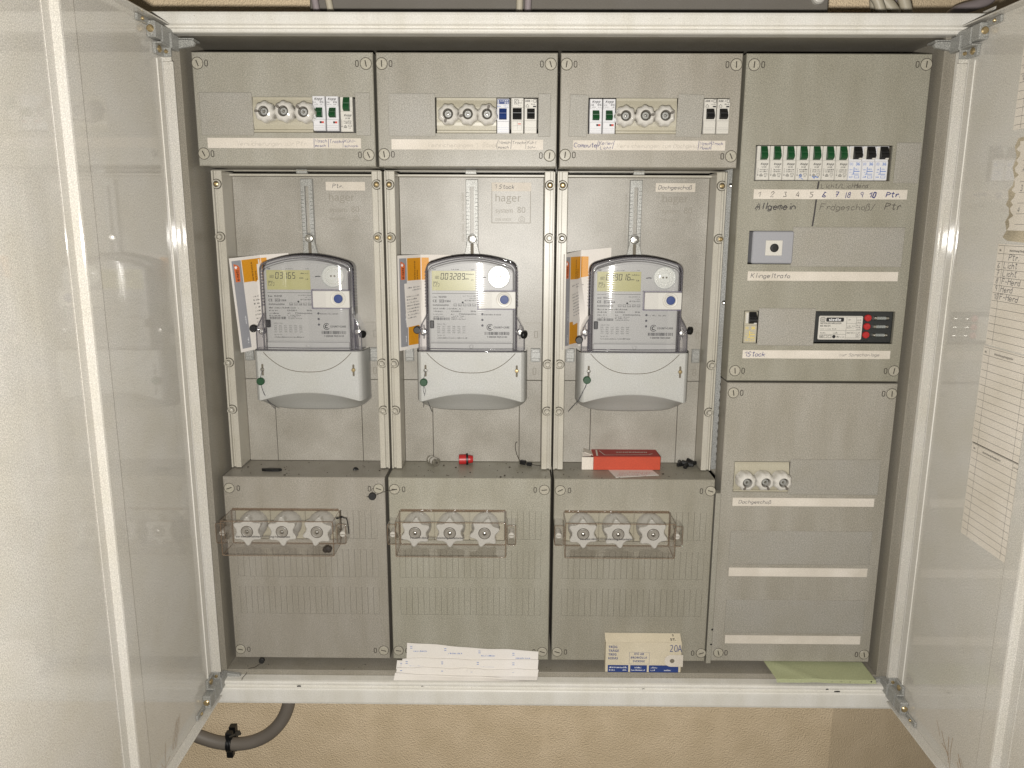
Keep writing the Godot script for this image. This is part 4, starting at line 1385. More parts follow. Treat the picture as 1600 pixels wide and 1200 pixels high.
func sealed_boxes() -> void:
	for k in 3:
		var x: float = [11.5, 267.5, 516.0][k]
		var w: float = [166.0, 163.0, 162.0][k]
		var t := thing("fuse_cover", ["smoky clear cover over the left large fuses, with a black plug inside", "smoky clear cover over the middle large fuses", "smoky clear cover over the right large fuses"][k], "fuse cover", Vector3(x, 192, 0), "clear covers over the large fuses")
		var g := Geo.new()
		var r := rrect(0, w, 0, 55, 3, 4)
		# shell: side walls and front with a rounded edge, all single sheet
		g.prism(r, 0.4, 48, 2.0, true)
		put("shell", g, M.tinted, t)
		# bars along the edges, their brown tone stands in for edge refraction
		g = Geo.new()
		for zz in [47.0, 0.9]:
			var p := []
			for q in rrect(0.8, w - 0.8, 0.8, 54.2, 2.5, 4): p.append(Vector3(q.x, q.y, zz))
			p.append(p[0])
			g.tube(p, 0.75 if zz > 10 else 0.9, 6, false)
		for c in [[0.9, 0.9], [w - 0.9, 0.9], [0.9, 54.1], [w - 0.9, 54.1]]: g.tube([Vector3(c[0], c[1], 1), Vector3(c[0], c[1], 47)], 0.6, 6)
		put("refraction_edge", g, M.tinted_edge, t)
		g = Geo.new(); g.box(2, w - 2, 54.8, 57.2, 0.3, 2.6, 0.5); put("back_flange", g, M.tinted_edge, t)
		g = Geo.new()
		words(g, "Vor dem Abnehmen Zuleitung freischalten", 22, 29, 2.6, 47.2, "sans", 0, 1.08)
		put("moulded_lettering", g, M.print_grey, t)
		for s in 2:
			var cx := -7.4 if s == 0 else w + 7.4
			g = Geo.new()
			g.prism(rrect(cx - 6.8, cx + 6.8, 12, 44, 2, 3), 0.4, 30, 1.2, true)
			put("lug", g, M.tinted, t)
			var lug := t.get_child(t.get_child_count() - 1)
			g = Geo.new()
			var p := []
			for q in rrect(cx - 6.4, cx + 6.4, 12.4, 43.6, 2, 3): p.append(Vector3(q.x, q.y, 29.4))
			p.append(p[0]); g.tube(p, 0.6, 6, false)
			put("lug_edge", g, M.tinted_edge, lug)
			g = Geo.new()
			g.lathe([Vector2(4.4, 4), Vector2(4.4, 22), Vector2(3.8, 23), Vector2(0.01, 23.2)], 18, [], 0, cx, 25)
			put("screw", g, M.device, t)
			g = Geo.new()
			g.box(cx - 3.4, cx + 3.4, 24.6, 25.4, 22.6, 23.5)
			put("screw_slot", g, M.line, t)
		if k == 0:
			g = Geo.new()
			for j in 3: g.lathe([Vector2(4.6, 0), Vector2(4.6, 5), Vector2(3, 6.5), Vector2(0.01, 7)], 12, [], 0, 150 + j * 2.2, 5 + (j % 2) * 1.2)
			put("black_plug", g, M.black, t, Vector3(0, 0, 30))
			g = Geo.new()
			g.tube(curve([[166, 54, 30], [170, 53, 30], [174, 55, 29], [178, 53, 28], [181, 51, 26], [182, 40, 22], [182, 24, 18]], 5), 0.7, 6)
			for q in [[168.5, 53.4, 30.5], [174, 54.5, 29.4]]: g.box(q[0] - 1.6, q[0] + 1.6, q[1] - 1.2, q[1] + 1.2, q[2] - 1.2, q[2] + 1.2, 0.5)
			put("seal_wire", g, M.black, t)


func arch(hw: float, y0: float, yc: float, ye: float, r: float, seg := 16) -> PackedVector2Array:
	# outline with an upright side, rounded shoulder and a gently arched top: yc at the middle, ye at the shoulder
	var p := PackedVector2Array([Vector2(-hw, y0), Vector2(hw, y0)])
	for i in 7:
		var a := PI / 2 * 0.86 * i / 6
		p.append(Vector2(hw - r + r * cos(a), ye - r + r * sin(a)))
	for i in range(1, seg):
		var u := 1.0 - 2.0 * i / seg
		var x := u * (hw - r + r * cos(PI / 2 * 0.86))
		p.append(Vector2(x, lerpf(yc, ye - r + r * sin(PI / 2 * 0.86), u * u)))
	for i in range(6, -1, -1):
		var a := PI / 2 * 0.86 * i / 6
		p.append(Vector2(-hw + r - r * cos(a), ye - r + r * sin(a)))
	return p


func meter(cx: float, label: String, reading: String, tail: String, seal_at: Array) -> void:
	var t := thing("electricity_meter", label, "electricity meter", Vector3(cx, 388, -83), "three electricity meters")
	var g := Geo.new()
	# grey rear shell with its hanging eye
	g.prism(arch(67.5, 92, 240, 230, 12), 2, 22, 1.5, true)
	put("rear_shell", g, M.housing, t)
	g = Geo.new()
	var eye := PackedVector2Array([Vector2(-12, 238), Vector2(12, 238), Vector2(7, 258), Vector2(6.4, 264)])
	for i in 7: eye.append(Vector2(6.4 * cos(PI * i / 6), 264 + 6.4 * sin(PI * i / 6)))
	g.prism(eye, 5, 8.5, 0.7)
	var ey := put("hanging_eye", g, M.zinc, t)
	g = Geo.new(); g.box(-2.4, 2.4, 240, 256, 8.5, 8.9); put("eye_slot", g, M.line, ey)
	g = Geo.new(); g.lathe([Vector2(6.4, 8.5), Vector2(6.4, 10.2), Vector2(5.2, 11.6), Vector2(2.4, 12), Vector2(2.2, 10.6), Vector2(0.01, 10.6)], 18, [], 0, 0, 262.5); put("eye_screw", g, M.steel, ey)
	# housing behind the clear cover, and the printed face
	g = Geo.new(); g.prism(arch(63, 97, 232, 222, 10), 16, 40, 1.2, true); put("housing", g, M.housing, t)
	g = Geo.new()
	var face := PackedVector2Array()
	for p in arch(61, 111.5, 229, 219, 8): face.append(p)
	g.prism(face, 40, 41.2, 0.3); var fp := put("faceplate", g, M.faceplate, t)
	g = Geo.new()
	g.box(-62, 62, 98, 110, 40, 44, 1.0)
	g.lathe([Vector2(3.2, 44), Vector2(3.2, 45), Vector2(2.4, 45.4), Vector2(2.2, 44.4), Vector2(0.01, 44.4)], 14, [], 0, 0, 104.5)
	put("lower_ledge", g, M.housing, t)
	var z := 41.3
	g = Geo.new(); g.box(-58, 6.6, 188, 217, 41.0, 41.5, 0.2); var lc := put("display", g, M.lcd, t)
	g = Geo.new()
	digits(g, reading, -45.2, 204.2, 4.7, 9.6, 0.95, 41.6); digits(g, "180", -55, 205.2, 2.0, 4.2, 0.4, 41.6)
	digits(g, "[2]", -56, 194, 2.4, 4.8, 0.5, 41.6)
	words(g, "INFO", -56, 199.2, 2.0, 41.6, "bold"); words(g, "kWh", -9, 204.4, 2.0, 41.6, "bold"); fine_print(g, -7, 5.6, 211.4, 1.9, 41.6, 1.0); fine_print(g, 0, 5, 203, 2.2, 41.6, 0.8)
	put("digits", g, M.print, lc)
	g = Geo.new()
	words(g, "Typ", -57, 218.4, 2.2, z, "bold"); fine_print(g, -30, -18, 218.4, 1.3, z); fine_print(g, 0, 6, 218.4, 1.8, z)
	g.rect(-58, 7, 183.4, 183.9, z)
	fine_print(g, -57, -50, 177.3, 2.6, z, 1.0); words(g, "10.0102", -48.5, 177.3, 2.7, z, "sans", 0, 0.9)
	words(g, "CE", -57, 170.6, 3.8, z, "bold", 0, 1.0); g.ink([Vector2(-47, 170.2), Vector2(-40.4, 170.2), Vector2(-40.4, 174.6), Vector2(-47, 174.6), Vector2(-47, 170.2)], 0.4, z); words(g, "M18", -46.4, 171.2, 2.3, z); words(g, "1304", -39.4, 170.8, 2.9, z)
	words(g, "Drehstromzähler", -57, 165.2, 2.5, z, "sans", 0, 0.85)
	fine_print(g, -57, -11, 160.2, 2.2, z); fine_print(g, -57, -42, 156.2, 2.0, z); words(g, "0,25-5(60) A", -30, 156.2, 2.1, z, "sans", 0, 0.9); words(g, "50 Hz", 7, 156.2, 2.2, z, "sans", 2)
	fine_print(g, -57, -42, 152.0, 2.0, z); fine_print(g, -30, -25, 152, 2.0, z); g.ink([Vector2(-18, 151.8), Vector2(-14.5, 151.8), Vector2(-14.5, 154), Vector2(-18, 154), Vector2(-18, 151.8)], 0.4, z); words(g, "Bedienungsanleitung", 7.4, 152.2, 1.9, z, "bold", 2, 0.78)
	fine_print(g, -57, -40, 148.6, 1.7, z); bars(g, -57, -32, 144, 147.8, z)
	for k in 3: fine_print(g, -30, -8 - 3 * (k % 2), 149.2 - 2.3 * k, 1.5, z)
	fine_print(g, -12, 7, 179.4, 1.4, z); fine_print(g, -2, 7, 176.2, 1.3, z); words(g, "-40 °C bis +70 °C", 7, 172.4, 1.9, z, "sans", 2, 0.85)
	for k in 5: g.ink([Vector2(-26 + k * 7, 165), Vector2(-21.4 + k * 7, 165), Vector2(-21.4 + k * 7, 168.4), Vector2(-26 + k * 7, 168.4), Vector2(-26 + k * 7, 165)], 0.35, z)
	for k in 5: fine_print(g, -25.4 + k * 7, -21.6 + k * 7, 165.8, 1.6, z, 1.0)
	g.prism(disc(-12.6, 170.4, 1.5, 10), z - 0.1, z)
	words(g, "Public Key:", -51, 137.0, 2.0, z, "mono", 0, 0.8)
	for r in 4:
		for c in 6:
			var hex := ""
			for q in 4: hex += "0123456789ABCDEF"[rng.randi() % 16]
			words(g, hex, -51 + c * 7.6, 133.2 - r * 3.0, 1.9, z, "mono", 0, 0.72, 0.0, 6.0)
	words(g, "Server-ID:", -51, 119.8, 1.9, z, "mono", 0, 0.8); fine_print(g, -51, -6, 116.2, 1.9, z, 0.9)
	fine_print(g, 19, 46, 151.6, 1.9, z)
	words(g, "COUNT+CARE", 33.4, 131.9, 2.9, z, "bold", 0, 0.92)
	var ringp := []
	for i in 19: ringp.append(Vector2(28 + 4.6 * cos(0.7 + 5.0 * i / 18), 133.4 + 4.6 * sin(0.7 + 5.0 * i / 18)))
	g.ink(ringp, 0.9, z)
	ringp = []
	for i in 15: ringp.append(Vector2(28 + 2.2 * cos(0.9 + 4.6 * i / 14), 133.4 + 2.2 * sin(0.9 + 4.6 * i / 14)))
	g.ink(ringp, 1.5, z)
	bars(g, 20, 57, 122, 126.6, z)
	words(g, tail, 38.6, 117.6, 2.6, z, "sans", 1, 0.92)
	put("print", g, M.print, fp)
	g = Geo.new()
	for k in 3: g.lathe([Vector2(1.7, z - 0.3), Vector2(1.7, z + 0.2), Vector2(1.1, z + 0.5), Vector2(0.01, z + 0.5)], 12, [], 0, 16.6, 153 - 8.4 * k)
	put("indicator_lights", g, M.print_grey, fp)
	# optical port: a clear ring in front of a round target
	g = Geo.new()
	g.lathe([Vector2(17, 41), Vector2(17, 45), Vector2(15.6, 46.4), Vector2(13.6, 46.2), Vector2(12.8, 44.8), Vector2(9.4, 44.6), Vector2(8.6, 45.6), Vector2(7.4, 45.8), Vector2(6.8, 44.2), Vector2(0.01, 44.2)], 36, [], 0, 41, 208.5)
	var op := put("optical_port", g, M.lens, t)
	g = Geo.new(); g.lathe([Vector2(15.4, 41), Vector2(15.4, 43.6), Vector2(0.01, 43.7)], 30, [], 0, 41, 208.5); put("reflector", g, M.reflector, op)
	g = Geo.new()
	for i in 40: g.box(41 + 11 * cos(TAU * i / 40) - 0.45, 41 + 11 * cos(TAU * i / 40) + 0.45, 208.5 + 11 * sin(TAU * i / 40) - 0.45, 208.5 + 11 * sin(TAU * i / 40) + 0.45, 44.2, 45.2, 0.2)
	put("port_ring", g, M.steel, op)
	g = Geo.new()
	for dx in [-2.6, 2.6]: g.lathe([Vector2(1.4, 44.3), Vector2(1.4, 44.8), Vector2(0.01, 44.9)], 10, [], 0, 41 + dx, 208.8)
	put("port_lights", g, M.line, op)
	g = Geo.new(); g.ink([Vector2(14, 207.5), Vector2(19, 208.2), Vector2(22, 207.6)], 1.3, z + 0.1); put("arrow", g, M.print, fp)
	# button panel that passes through the clear cover
	g = Geo.new(); g.prism(rrect(11.5, 66, 162.5, 187.5, 1.2, 3), 40, 51.5, 0.6); var bp := put("button_panel", g, M.button_plate, t)
	g = Geo.new(); g.lathe([Vector2(11.3, 51.4), Vector2(11.2, 52.4), Vector2(10.4, 53.0), Vector2(8.4, 52.8), Vector2(7.4, 51.9), Vector2(0.01, 51.8)], 32, [], 0, 49, 176); put("button_collar", g, M.device, bp)
	g = Geo.new(); g.lathe([Vector2(6.5, 51.8), Vector2(6.5, 53.4), Vector2(5.8, 54), Vector2(0.01, 54.1)], 26, [], 0, 49.6, 176); put("button", g, M.blue, bp)
	g = Geo.new()
	g.box(9.4, 11.4, 160.8, 189.4, 40, 50.5, 0.6); g.box(9.4, 66, 187.7, 189.4, 40, 50.5, 0.5); g.box(9.4, 66, 160.6, 162.3, 40, 50.5, 0.5)
	put("panel_surround", g, M.clear_edge, bp)
	# clear cover: front bulged and rippled to draw the flash glint into a streak, side walls, ears
	g = Geo.new()
	var rows := []
	var nx := 24
	var ny := 210
	for i in ny + 1:
		var row := PackedVector3Array()
		var u := float(i) / ny
		for j in nx + 1:
			var s := 2.0 * j / nx - 1.0
			var x := 66.0 * s
			var yt := 237.0 - 10.0 * s * s
			var y := lerpf(98.0, yt, u)
			var zz := 53.0 - 6.6 * s * s - 3.0 * pow(absf(s), 12) - 2.4 * pow(u, 40)
			row.append(Vector3(x, y, zz + 0.055 * sin(y * 1.9 + 0.4 * sin(x * 0.05))))
		rows.append(row)
	g.sheet(rows)
	var cv := put("clear_cover", g, M.clear, t)
	g = Geo.new()
	var outl := arch(67.2, 97, 239, 229.5, 12, 20)
	# side walls from the rear shell to the front edge
	for i in range(1, outl.size()):
		var a := outl[i]
		var b := outl[(i + 1) % outl.size()]
		if i == outl.size() - 1: continue
		var na := Vector3(a.x, maxf(a.y - 160, 0) * 1.5, 0).normalized()
		var nb := Vector3(b.x, maxf(b.y - 160, 0) * 1.5, 0).normalized()
		var fa := 46.0 + 6.0 * (1.0 - pow(absf(a.x) / 67.0, 2))
		var fb := 46.0 + 6.0 * (1.0 - pow(absf(b.x) / 67.0, 2))
		g.t3(Vector3(a.x, a.y, 20), Vector3(b.x, b.y, 20), Vector3(b.x * 0.985, b.y - 1, fb), na, nb, nb)
		g.t3(Vector3(a.x, a.y, 20), Vector3(b.x * 0.985, b.y - 1, fb), Vector3(a.x * 0.985, a.y - 1, fa), na, nb, na)
	put("cover_wall", g, M.clear_side, cv)
	g = Geo.new()
	# the thick rims of the cover: dark at the back, bright at the front
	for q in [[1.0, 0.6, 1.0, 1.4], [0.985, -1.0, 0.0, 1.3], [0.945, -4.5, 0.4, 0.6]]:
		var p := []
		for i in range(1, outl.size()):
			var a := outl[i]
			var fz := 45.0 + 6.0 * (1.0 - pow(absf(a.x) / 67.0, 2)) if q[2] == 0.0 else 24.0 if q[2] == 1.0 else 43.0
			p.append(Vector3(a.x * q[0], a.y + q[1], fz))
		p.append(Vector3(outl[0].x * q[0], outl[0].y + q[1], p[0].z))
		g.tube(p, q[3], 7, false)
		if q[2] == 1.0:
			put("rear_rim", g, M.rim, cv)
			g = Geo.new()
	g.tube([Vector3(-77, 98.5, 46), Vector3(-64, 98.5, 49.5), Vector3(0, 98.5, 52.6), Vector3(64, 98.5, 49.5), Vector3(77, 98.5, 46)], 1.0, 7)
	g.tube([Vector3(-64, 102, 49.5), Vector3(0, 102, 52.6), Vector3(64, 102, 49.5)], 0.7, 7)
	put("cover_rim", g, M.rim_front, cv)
	# ribs along the sides
	g = Geo.new()
	for s in [-1.0, 1.0]:
		for i in 12: g.box(s * 68.4 - 1.5, s * 68.4 + 1.5, 163 + i * 4.6, 164.6 + i * 4.6, 12, 34, 0.6)
	put("cooling_ribs", g, M.clear_edge, cv)
	for s in [-1.0, 1.0]:
		g = Geo.new()
		var ear := PackedVector2Array()
		for p in [[66, 98], [79.5, 98], [79.2, 122], [77, 132], [73, 140], [69, 147], [66, 152]]: ear.append(Vector2(p[0] * s, p[1]))
		if s < 0: ear.reverse()
		g.prism(ear, 4, 40, 1.4)
		var er := put("cover_ear", g, M.clear_side, cv)
		g = Geo.new()
		var p3 := []
		for p in [[79.2, 98], [79.0, 122], [76.8, 132], [72.8, 140], [68.8, 147], [67, 152]]: p3.append(Vector3(p[0] * s, p[1], 39))
		g.tube(p3, 0.9, 7)
		put("ear_rim", g, M.rim_front, cv)
		g = Geo.new()
		g.lathe([Vector2(5.0, 24), Vector2(5.0, 33), Vector2(4.2, 34.5), Vector2(1.8, 35), Vector2(1.6, 33.6), Vector2(0.01, 33.6)], 18, [], 0, s * 73, 124)
		g.tube([Vector3(s * 73, 114, 28), Vector3(s * 73, 134, 28)], 1.2, 8)
		put("ear_screw", g, M.steel, t)
	# terminal cover
	g = Geo.new()
	rows = []
	var cols := [[-84.5, 2.0], [-84.0, 24.0], [-82.6, 38.0], [-80.6, 46.5], [-78.4, 51.0], [-75.0, 53.0]]
	for i in 13: cols.append([-75.0 + 150.0 * i / 12, 53.0])
	cols.append_array([[75.0, 53.0], [78.4, 51.0], [80.6, 46.5], [82.6, 38.0], [84.0, 24.0], [84.5, 2.0]])
	var fr := [0.0, 0.25, 0.5, 0.75, 1.0]
	for c in cols:
		var x: float = c[0]
		var zc: float = c[1]
		var s := x / 84.5
		var yf := 22.0 + 13.0 * (1.0 - minf(1.0, pow(absf(x) / 74.0, 2)))
		var yb := -1.0 + 4.0 * s * s + 13.0 * pow(absf(s), 7)
		var row := PackedVector3Array()
		for k in 9: row.append(Vector3(x, lerpf(97.0, yf, k / 8.0), zc))
		row.append(Vector3(x, lerpf(yf, yb, 0.06), zc * 0.985))
		row.append(Vector3(x, lerpf(yf, yb, 0.4), zc * 0.68))
		row.append(Vector3(x, lerpf(yf, yb, 0.75), zc * 0.44))
		row.append(Vector3(x, lerpf(yf, yb, 0.93), zc * 0.33))
		row.append(Vector3(x, yb, zc * 0.26))
		row.append(Vector3(x, yb, 2.0))
		rows.append(row)
	g.sheet(rows, true)
	# top edge
	g.box(-79, 79, 95.5, 97.2, 4, 50, 0.5)
	var tc := put("terminal_cover", g, M.meter_grey, t)
	g = Geo.new()
	var pts := []
	for i in 33:
		var u := 2.0 * i / 32 - 1.0
		pts.append(Vector3(66.0 * u, 66.0 + 30.0 * pow(absf(u), 2.6), 53.0))
	g.tube(pts, 0.55, 6)
	put("panel_line", g, M.line, tc)
	for s in [-1.0, 1.0]:
		g = Geo.new(); g.prism(rrect(68.4 * s - 1.5, 68.4 * s + 1.5, 60, 78, 1.4, 3), 52.6, 53.3, 0.2); put("screw_slot", g, M.line, tc)
		g = Geo.new(); g.lathe([Vector2(3.0, 53), Vector2(3.0, 54.4), Vector2(2.2, 55.2), Vector2(0.01, 55.3)], 14, [], 0, 68.4 * s, 69.5); put("cover_screw", g, M.steel if s < 0 else M.brass, tc)
	# seals
	var sl := ["small black lead seal beside the left ear of the %s meter", "small black lead seal at the right ear of the %s meter", "green round seal on twisted wire in front of the %s meter"]
	var which: String = seal_at[3]
	for k in 2:
		var p: Vector3 = seal_at[k]
		var q := thing("lead_seal", sl[k] % which, "seal", Vector3(cx, 388, -83) + p, "black seals on the meters")
		g = Geo.new()
		g.xf = Transform3D(Basis(Vector3(0, 0, 1), 0.4 * k).rotated(Vector3.UP, 0.9 * k), Vector3.ZERO)
		g.lathe([Vector2(0.01, -3), Vector2(4.6, -3), Vector2(5.6, -2), Vector2(5.6, 2), Vector2(4.6, 3), Vector2(0.01, 3)], 20)
		put("disc", g, M.black, q)
		g = Geo.new()
		var to := Vector3((-73.0 if k == 0 else 73.0) - p.x, 124 - p.y, 33 - p.z)
		g.tube([Vector3(0, 3, 0), Vector3(to.x * 0.4, to.y * 0.5 + 3, to.z * 0.6), to], 0.6, 6)
		put("wire", g, M.steel, q)
	g = Geo.new()
	g.prism(rrect(-61.5, -55.5, 132, 143.5, 1, 3), 41, 46, 0.8)
	put("inner_seal", g, M.black, t)
	var p: Vector3 = seal_at[2]
	var q := thing("lead_seal", sl[2] % which, "seal", Vector3(cx, 388, -83) + p, "green seals on the meters")
	g = Geo.new()
	g.lathe([Vector2(0.01, -3), Vector2(4.8, -3), Vector2(5.8, -2), Vector2(5.8, 2), Vector2(4.8, 3), Vector2(0.01, 3)], 22)
	put("disc", g, M.seal_green, q)
	g = Geo.new()
	var up := Vector3(-68.4 - p.x, 69.5 - p.y, 55 - p.z)
	g.tube([up, Vector3(up.x - 1.5, up.y * 0.5, 0.5), Vector3(-1, 4, 0)], 0.45, 6)
	var hang: Array = seal_at[4]
	g.tube(curve(hang[0], 5), 0.4, 6); g.tube(curve(hang[1], 5), 0.4, 6)
	put("wire", g, M.print_grey, q)


func meters() -> void:
	meter(131, "left grey electricity meter reading 03165, a tilted leaflet behind it", "03165", "1 EMH00 7025 8119", [Vector3(-84, 129, 36), Vector3(80, 121, 34), Vector3(-71, 52, 57), "left", [[[0, -4, 0], [3, -18, -2], [8, -34, -10], [20, -46, -18]], [[0, -4, 0], [2, -16, -2], [5, -32, -10], [13, -47, -20]]]])
	meter(376, "middle grey electricity meter reading 003289", "003289", "1 EMH00 7025 6120", [Vector3(-82, 128, 36), Vector3(79, 122, 40), Vector3(-71, 52, 57), "middle", [[[0, -4, 0], [2, -14, -2], [-1, -26, -6], [-3, -43, -18]], [[0, -4, 0], [-1, -14, -2], [4, -30, -10], [9, -52, -24]]]])
	meter(620.5, "right grey electricity meter reading 039016", "039016", "1 EMH00 7025 6060", [Vector3(-83, 115, 42), Vector3(85, 128, 30), Vector3(-71, 57, 57), "right", [[[0, -4, 0], [-4, -14, 0], [-10, -30, -6], [-26, -54, -20]], [[0, -4, 0], [-2, -12, -2], [-7, -22, -6], [-14, -42, -14]]]])
	leaflet(19, 52, Vector2(10.7, 480), 0.069, 0, "leaflet tucked behind the left meter, the most tilted, with a grey side band")
	leaflet(267, 297, Vector2(1.6, 485), 0.0, 1, "leaflet tucked behind the middle meter, hanging straight")
	leaflet(513, 541, Vector2(-1.2, 488), -0.003, 2, "leaflet tucked behind the right meter, its top edge curling")
	note(267, 297, Vector2(17.3, 519), 0.05, "small typed note stuck over the leaflet of the middle meter")
	note(513, 541, Vector2(28.6, 523), 0.17, "small typed note stuck askew over the leaflet of the right meter")


# paper that leans with one edge on the rail (xa) and goes in behind the meter, flat against the board from xb on; g is drawn flat in (u, v)
func bent(g: Geo, xa: float, xb: float, at: Vector2, turn: float) -> Geo:
	var o := Geo.new()
	var l := Vector2(xb - xa, 41.0).length()
	var along := Vector3((xb - xa) / l, 0, -41.0 / l)
	var out := Vector3(41.0 / l, 0, (xb - xa) / l)
	for i in g.v.size():
		var p := Vector2(g.v[i].x, g.v[i].y).rotated(turn)
		p.x += at.x
		var w := Vector3(0, p.y, 0) + along * minf(p.x, l) + Vector3(maxf(p.x - l, 0), 0, 0)
		w += (out if p.x < l else Vector3(0, 0, 1)) * g.v[i].z
		var n2 := g.n[i]
		var nn := (along if p.x < l else Vector3(1, 0, 0)) * n2.x + Vector3(0, n2.y, 0) + (out if p.x < l else Vector3(0, 0, 1)) * n2.z
		o.v.append(w); o.n.append(nn.normalized())
	return o


func page(w: float, h: float, z: float, lift := 0.0) -> Geo:
	var g := Geo.new()
	for j in 30:
		var a := w * j / 30.0
		var b := w * (j + 1) / 30.0
		g.quad(Vector3(a, 0, z), Vector3(b, 0, z), Vector3(b, h + lift * b / w, z), Vector3(a, h + lift * a / w, z))
		g.quad(Vector3(b, 0, z - 0.4), Vector3(a, 0, z - 0.4), Vector3(a, h + lift * a / w, z - 0.4), Vector3(b, h + lift * b / w, z - 0.4))
	return g


func leaflet(xa: float, xb: float, at: Vector2, turn: float, kind: int, label: String) -> void:
	var t := thing("leaflet", label, "leaflet", Vector3(xa, at.y, -39.4), "leaflets behind the meters")
	var q := Vector2(at.x, 0)
	var h := 142.0
	put("sheet", bent(page(96, h, 0, 0.0 if kind < 2 else 9.0), xa, xb, q, turn), M.white_paper, t)
	var g := Geo.new(); g.rect(3.2, 18.6, 5, h - 4.5, 0.2); put("grey_band", bent(g, xa, xb, q, turn), M.leaf_grey, t)
	g = Geo.new()
	for j in 14: g.rect(19.8 + j * 3, 22.8 + j * 3, h - 38 - (1.0 if j > 5 and kind == 0 else 0.0), h - 4.5, 0.2)
	put("orange_field", bent(g, xa, xb, q, turn), M.orange, t)
	if kind > 0:
		g = Geo.new()
		for j in 8: g.rect(19.8 + j * 3, 22.8 + j * 3, 6, 40, 0.2)
		put("orange_field", bent(g, xa, xb, q, turn), M.orange, t)
	g = Geo.new()
	g.prism(PackedVector2Array([Vector2(6.2, h - 36), Vector2(14.0, h - 36), Vector2(15.2, h - 15), Vector2(13.2, h - 12), Vector2(6.0, h - 9)]), 0.15, 0.32)
	put("logo_patch", bent(g, xa, xb, q, turn), M.logo, t)
	g = Geo.new()
	g.xf = Transform3D(Basis(Vector3(0, 0, 1), PI / 2), Vector3(12.6, h - 34.5, 0))
	words(g, "e-netz", 0, 0, 4.4, 0.42, "bold", 0, 0.9)
	g.xf.origin = Vector3(37, h - 37, 0); words(g, "Unser Netz ist rund um die", 0, 0, 2.6, 0.3, "bold", 0, 0.6)
	g.xf.origin = Vector3(42.5, h - 37, 0); words(g, "Uhr für Sie da", 0, 0, 2.6, 0.3, "bold", 0, 0.6)
	for k in 9:
		if kind == 0:
			g.xf = Transform3D.IDENTITY
			fine_print(g, 32, 48, h - 62 - k * 5.6, 2.2, 0.25, 0.7)
	put("print", bent(g, xa, xb, q, turn), M.print, t)
	g = Geo.new()
	for k in 3: g.xf = Transform3D(Basis(Vector3(0, 0, 1), PI / 3 * k), Vector3(9.0, h - 14.5, 0)); g.rect(-2.4, 2.4, -0.5, 0.5, 0.40 + 0.01 * k)
	put("star", bent(g, xa, xb, q, turn), M.white_ink, t)
	g = Geo.new()
	g.xf = Transform3D(Basis(Vector3(0, 0, 1), PI / 2), Vector3(15.6, 10, 0)); fine_print(g, 0, 12, 0, 1.8, 0.3, 0.9); fine_print(g, 32, 46, 0, 1.8, 0.3, 0.9)
	put("white_print", bent(g, xa, xb, q, turn), M.white_ink, t)


func note(xa: float, xb: float, at: Vector2, turn: float, label: String) -> void:
	var t := thing("note", label, "note", Vector3(xa, at.y, -39.4), "typed notes over the leaflets")
	var q := Vector2(at.x, 0)
	put("slip", bent(page(46, 66, 0.9), xa, xb, q, turn), M.white_paper, t)
	var g := Geo.new()
	fine_print(g, 5, 34, 58, 2.1, 1.05); fine_print(g, 16, 36, 54, 2.1, 1.05, 1.0)
	for k in 8: fine_print(g, 3, 24 + rng.randf() * 8, 45 - k * 4.6, 2.2, 1.05)
	put("print", bent(g, xa, xb, q, turn), M.print_grey, t)


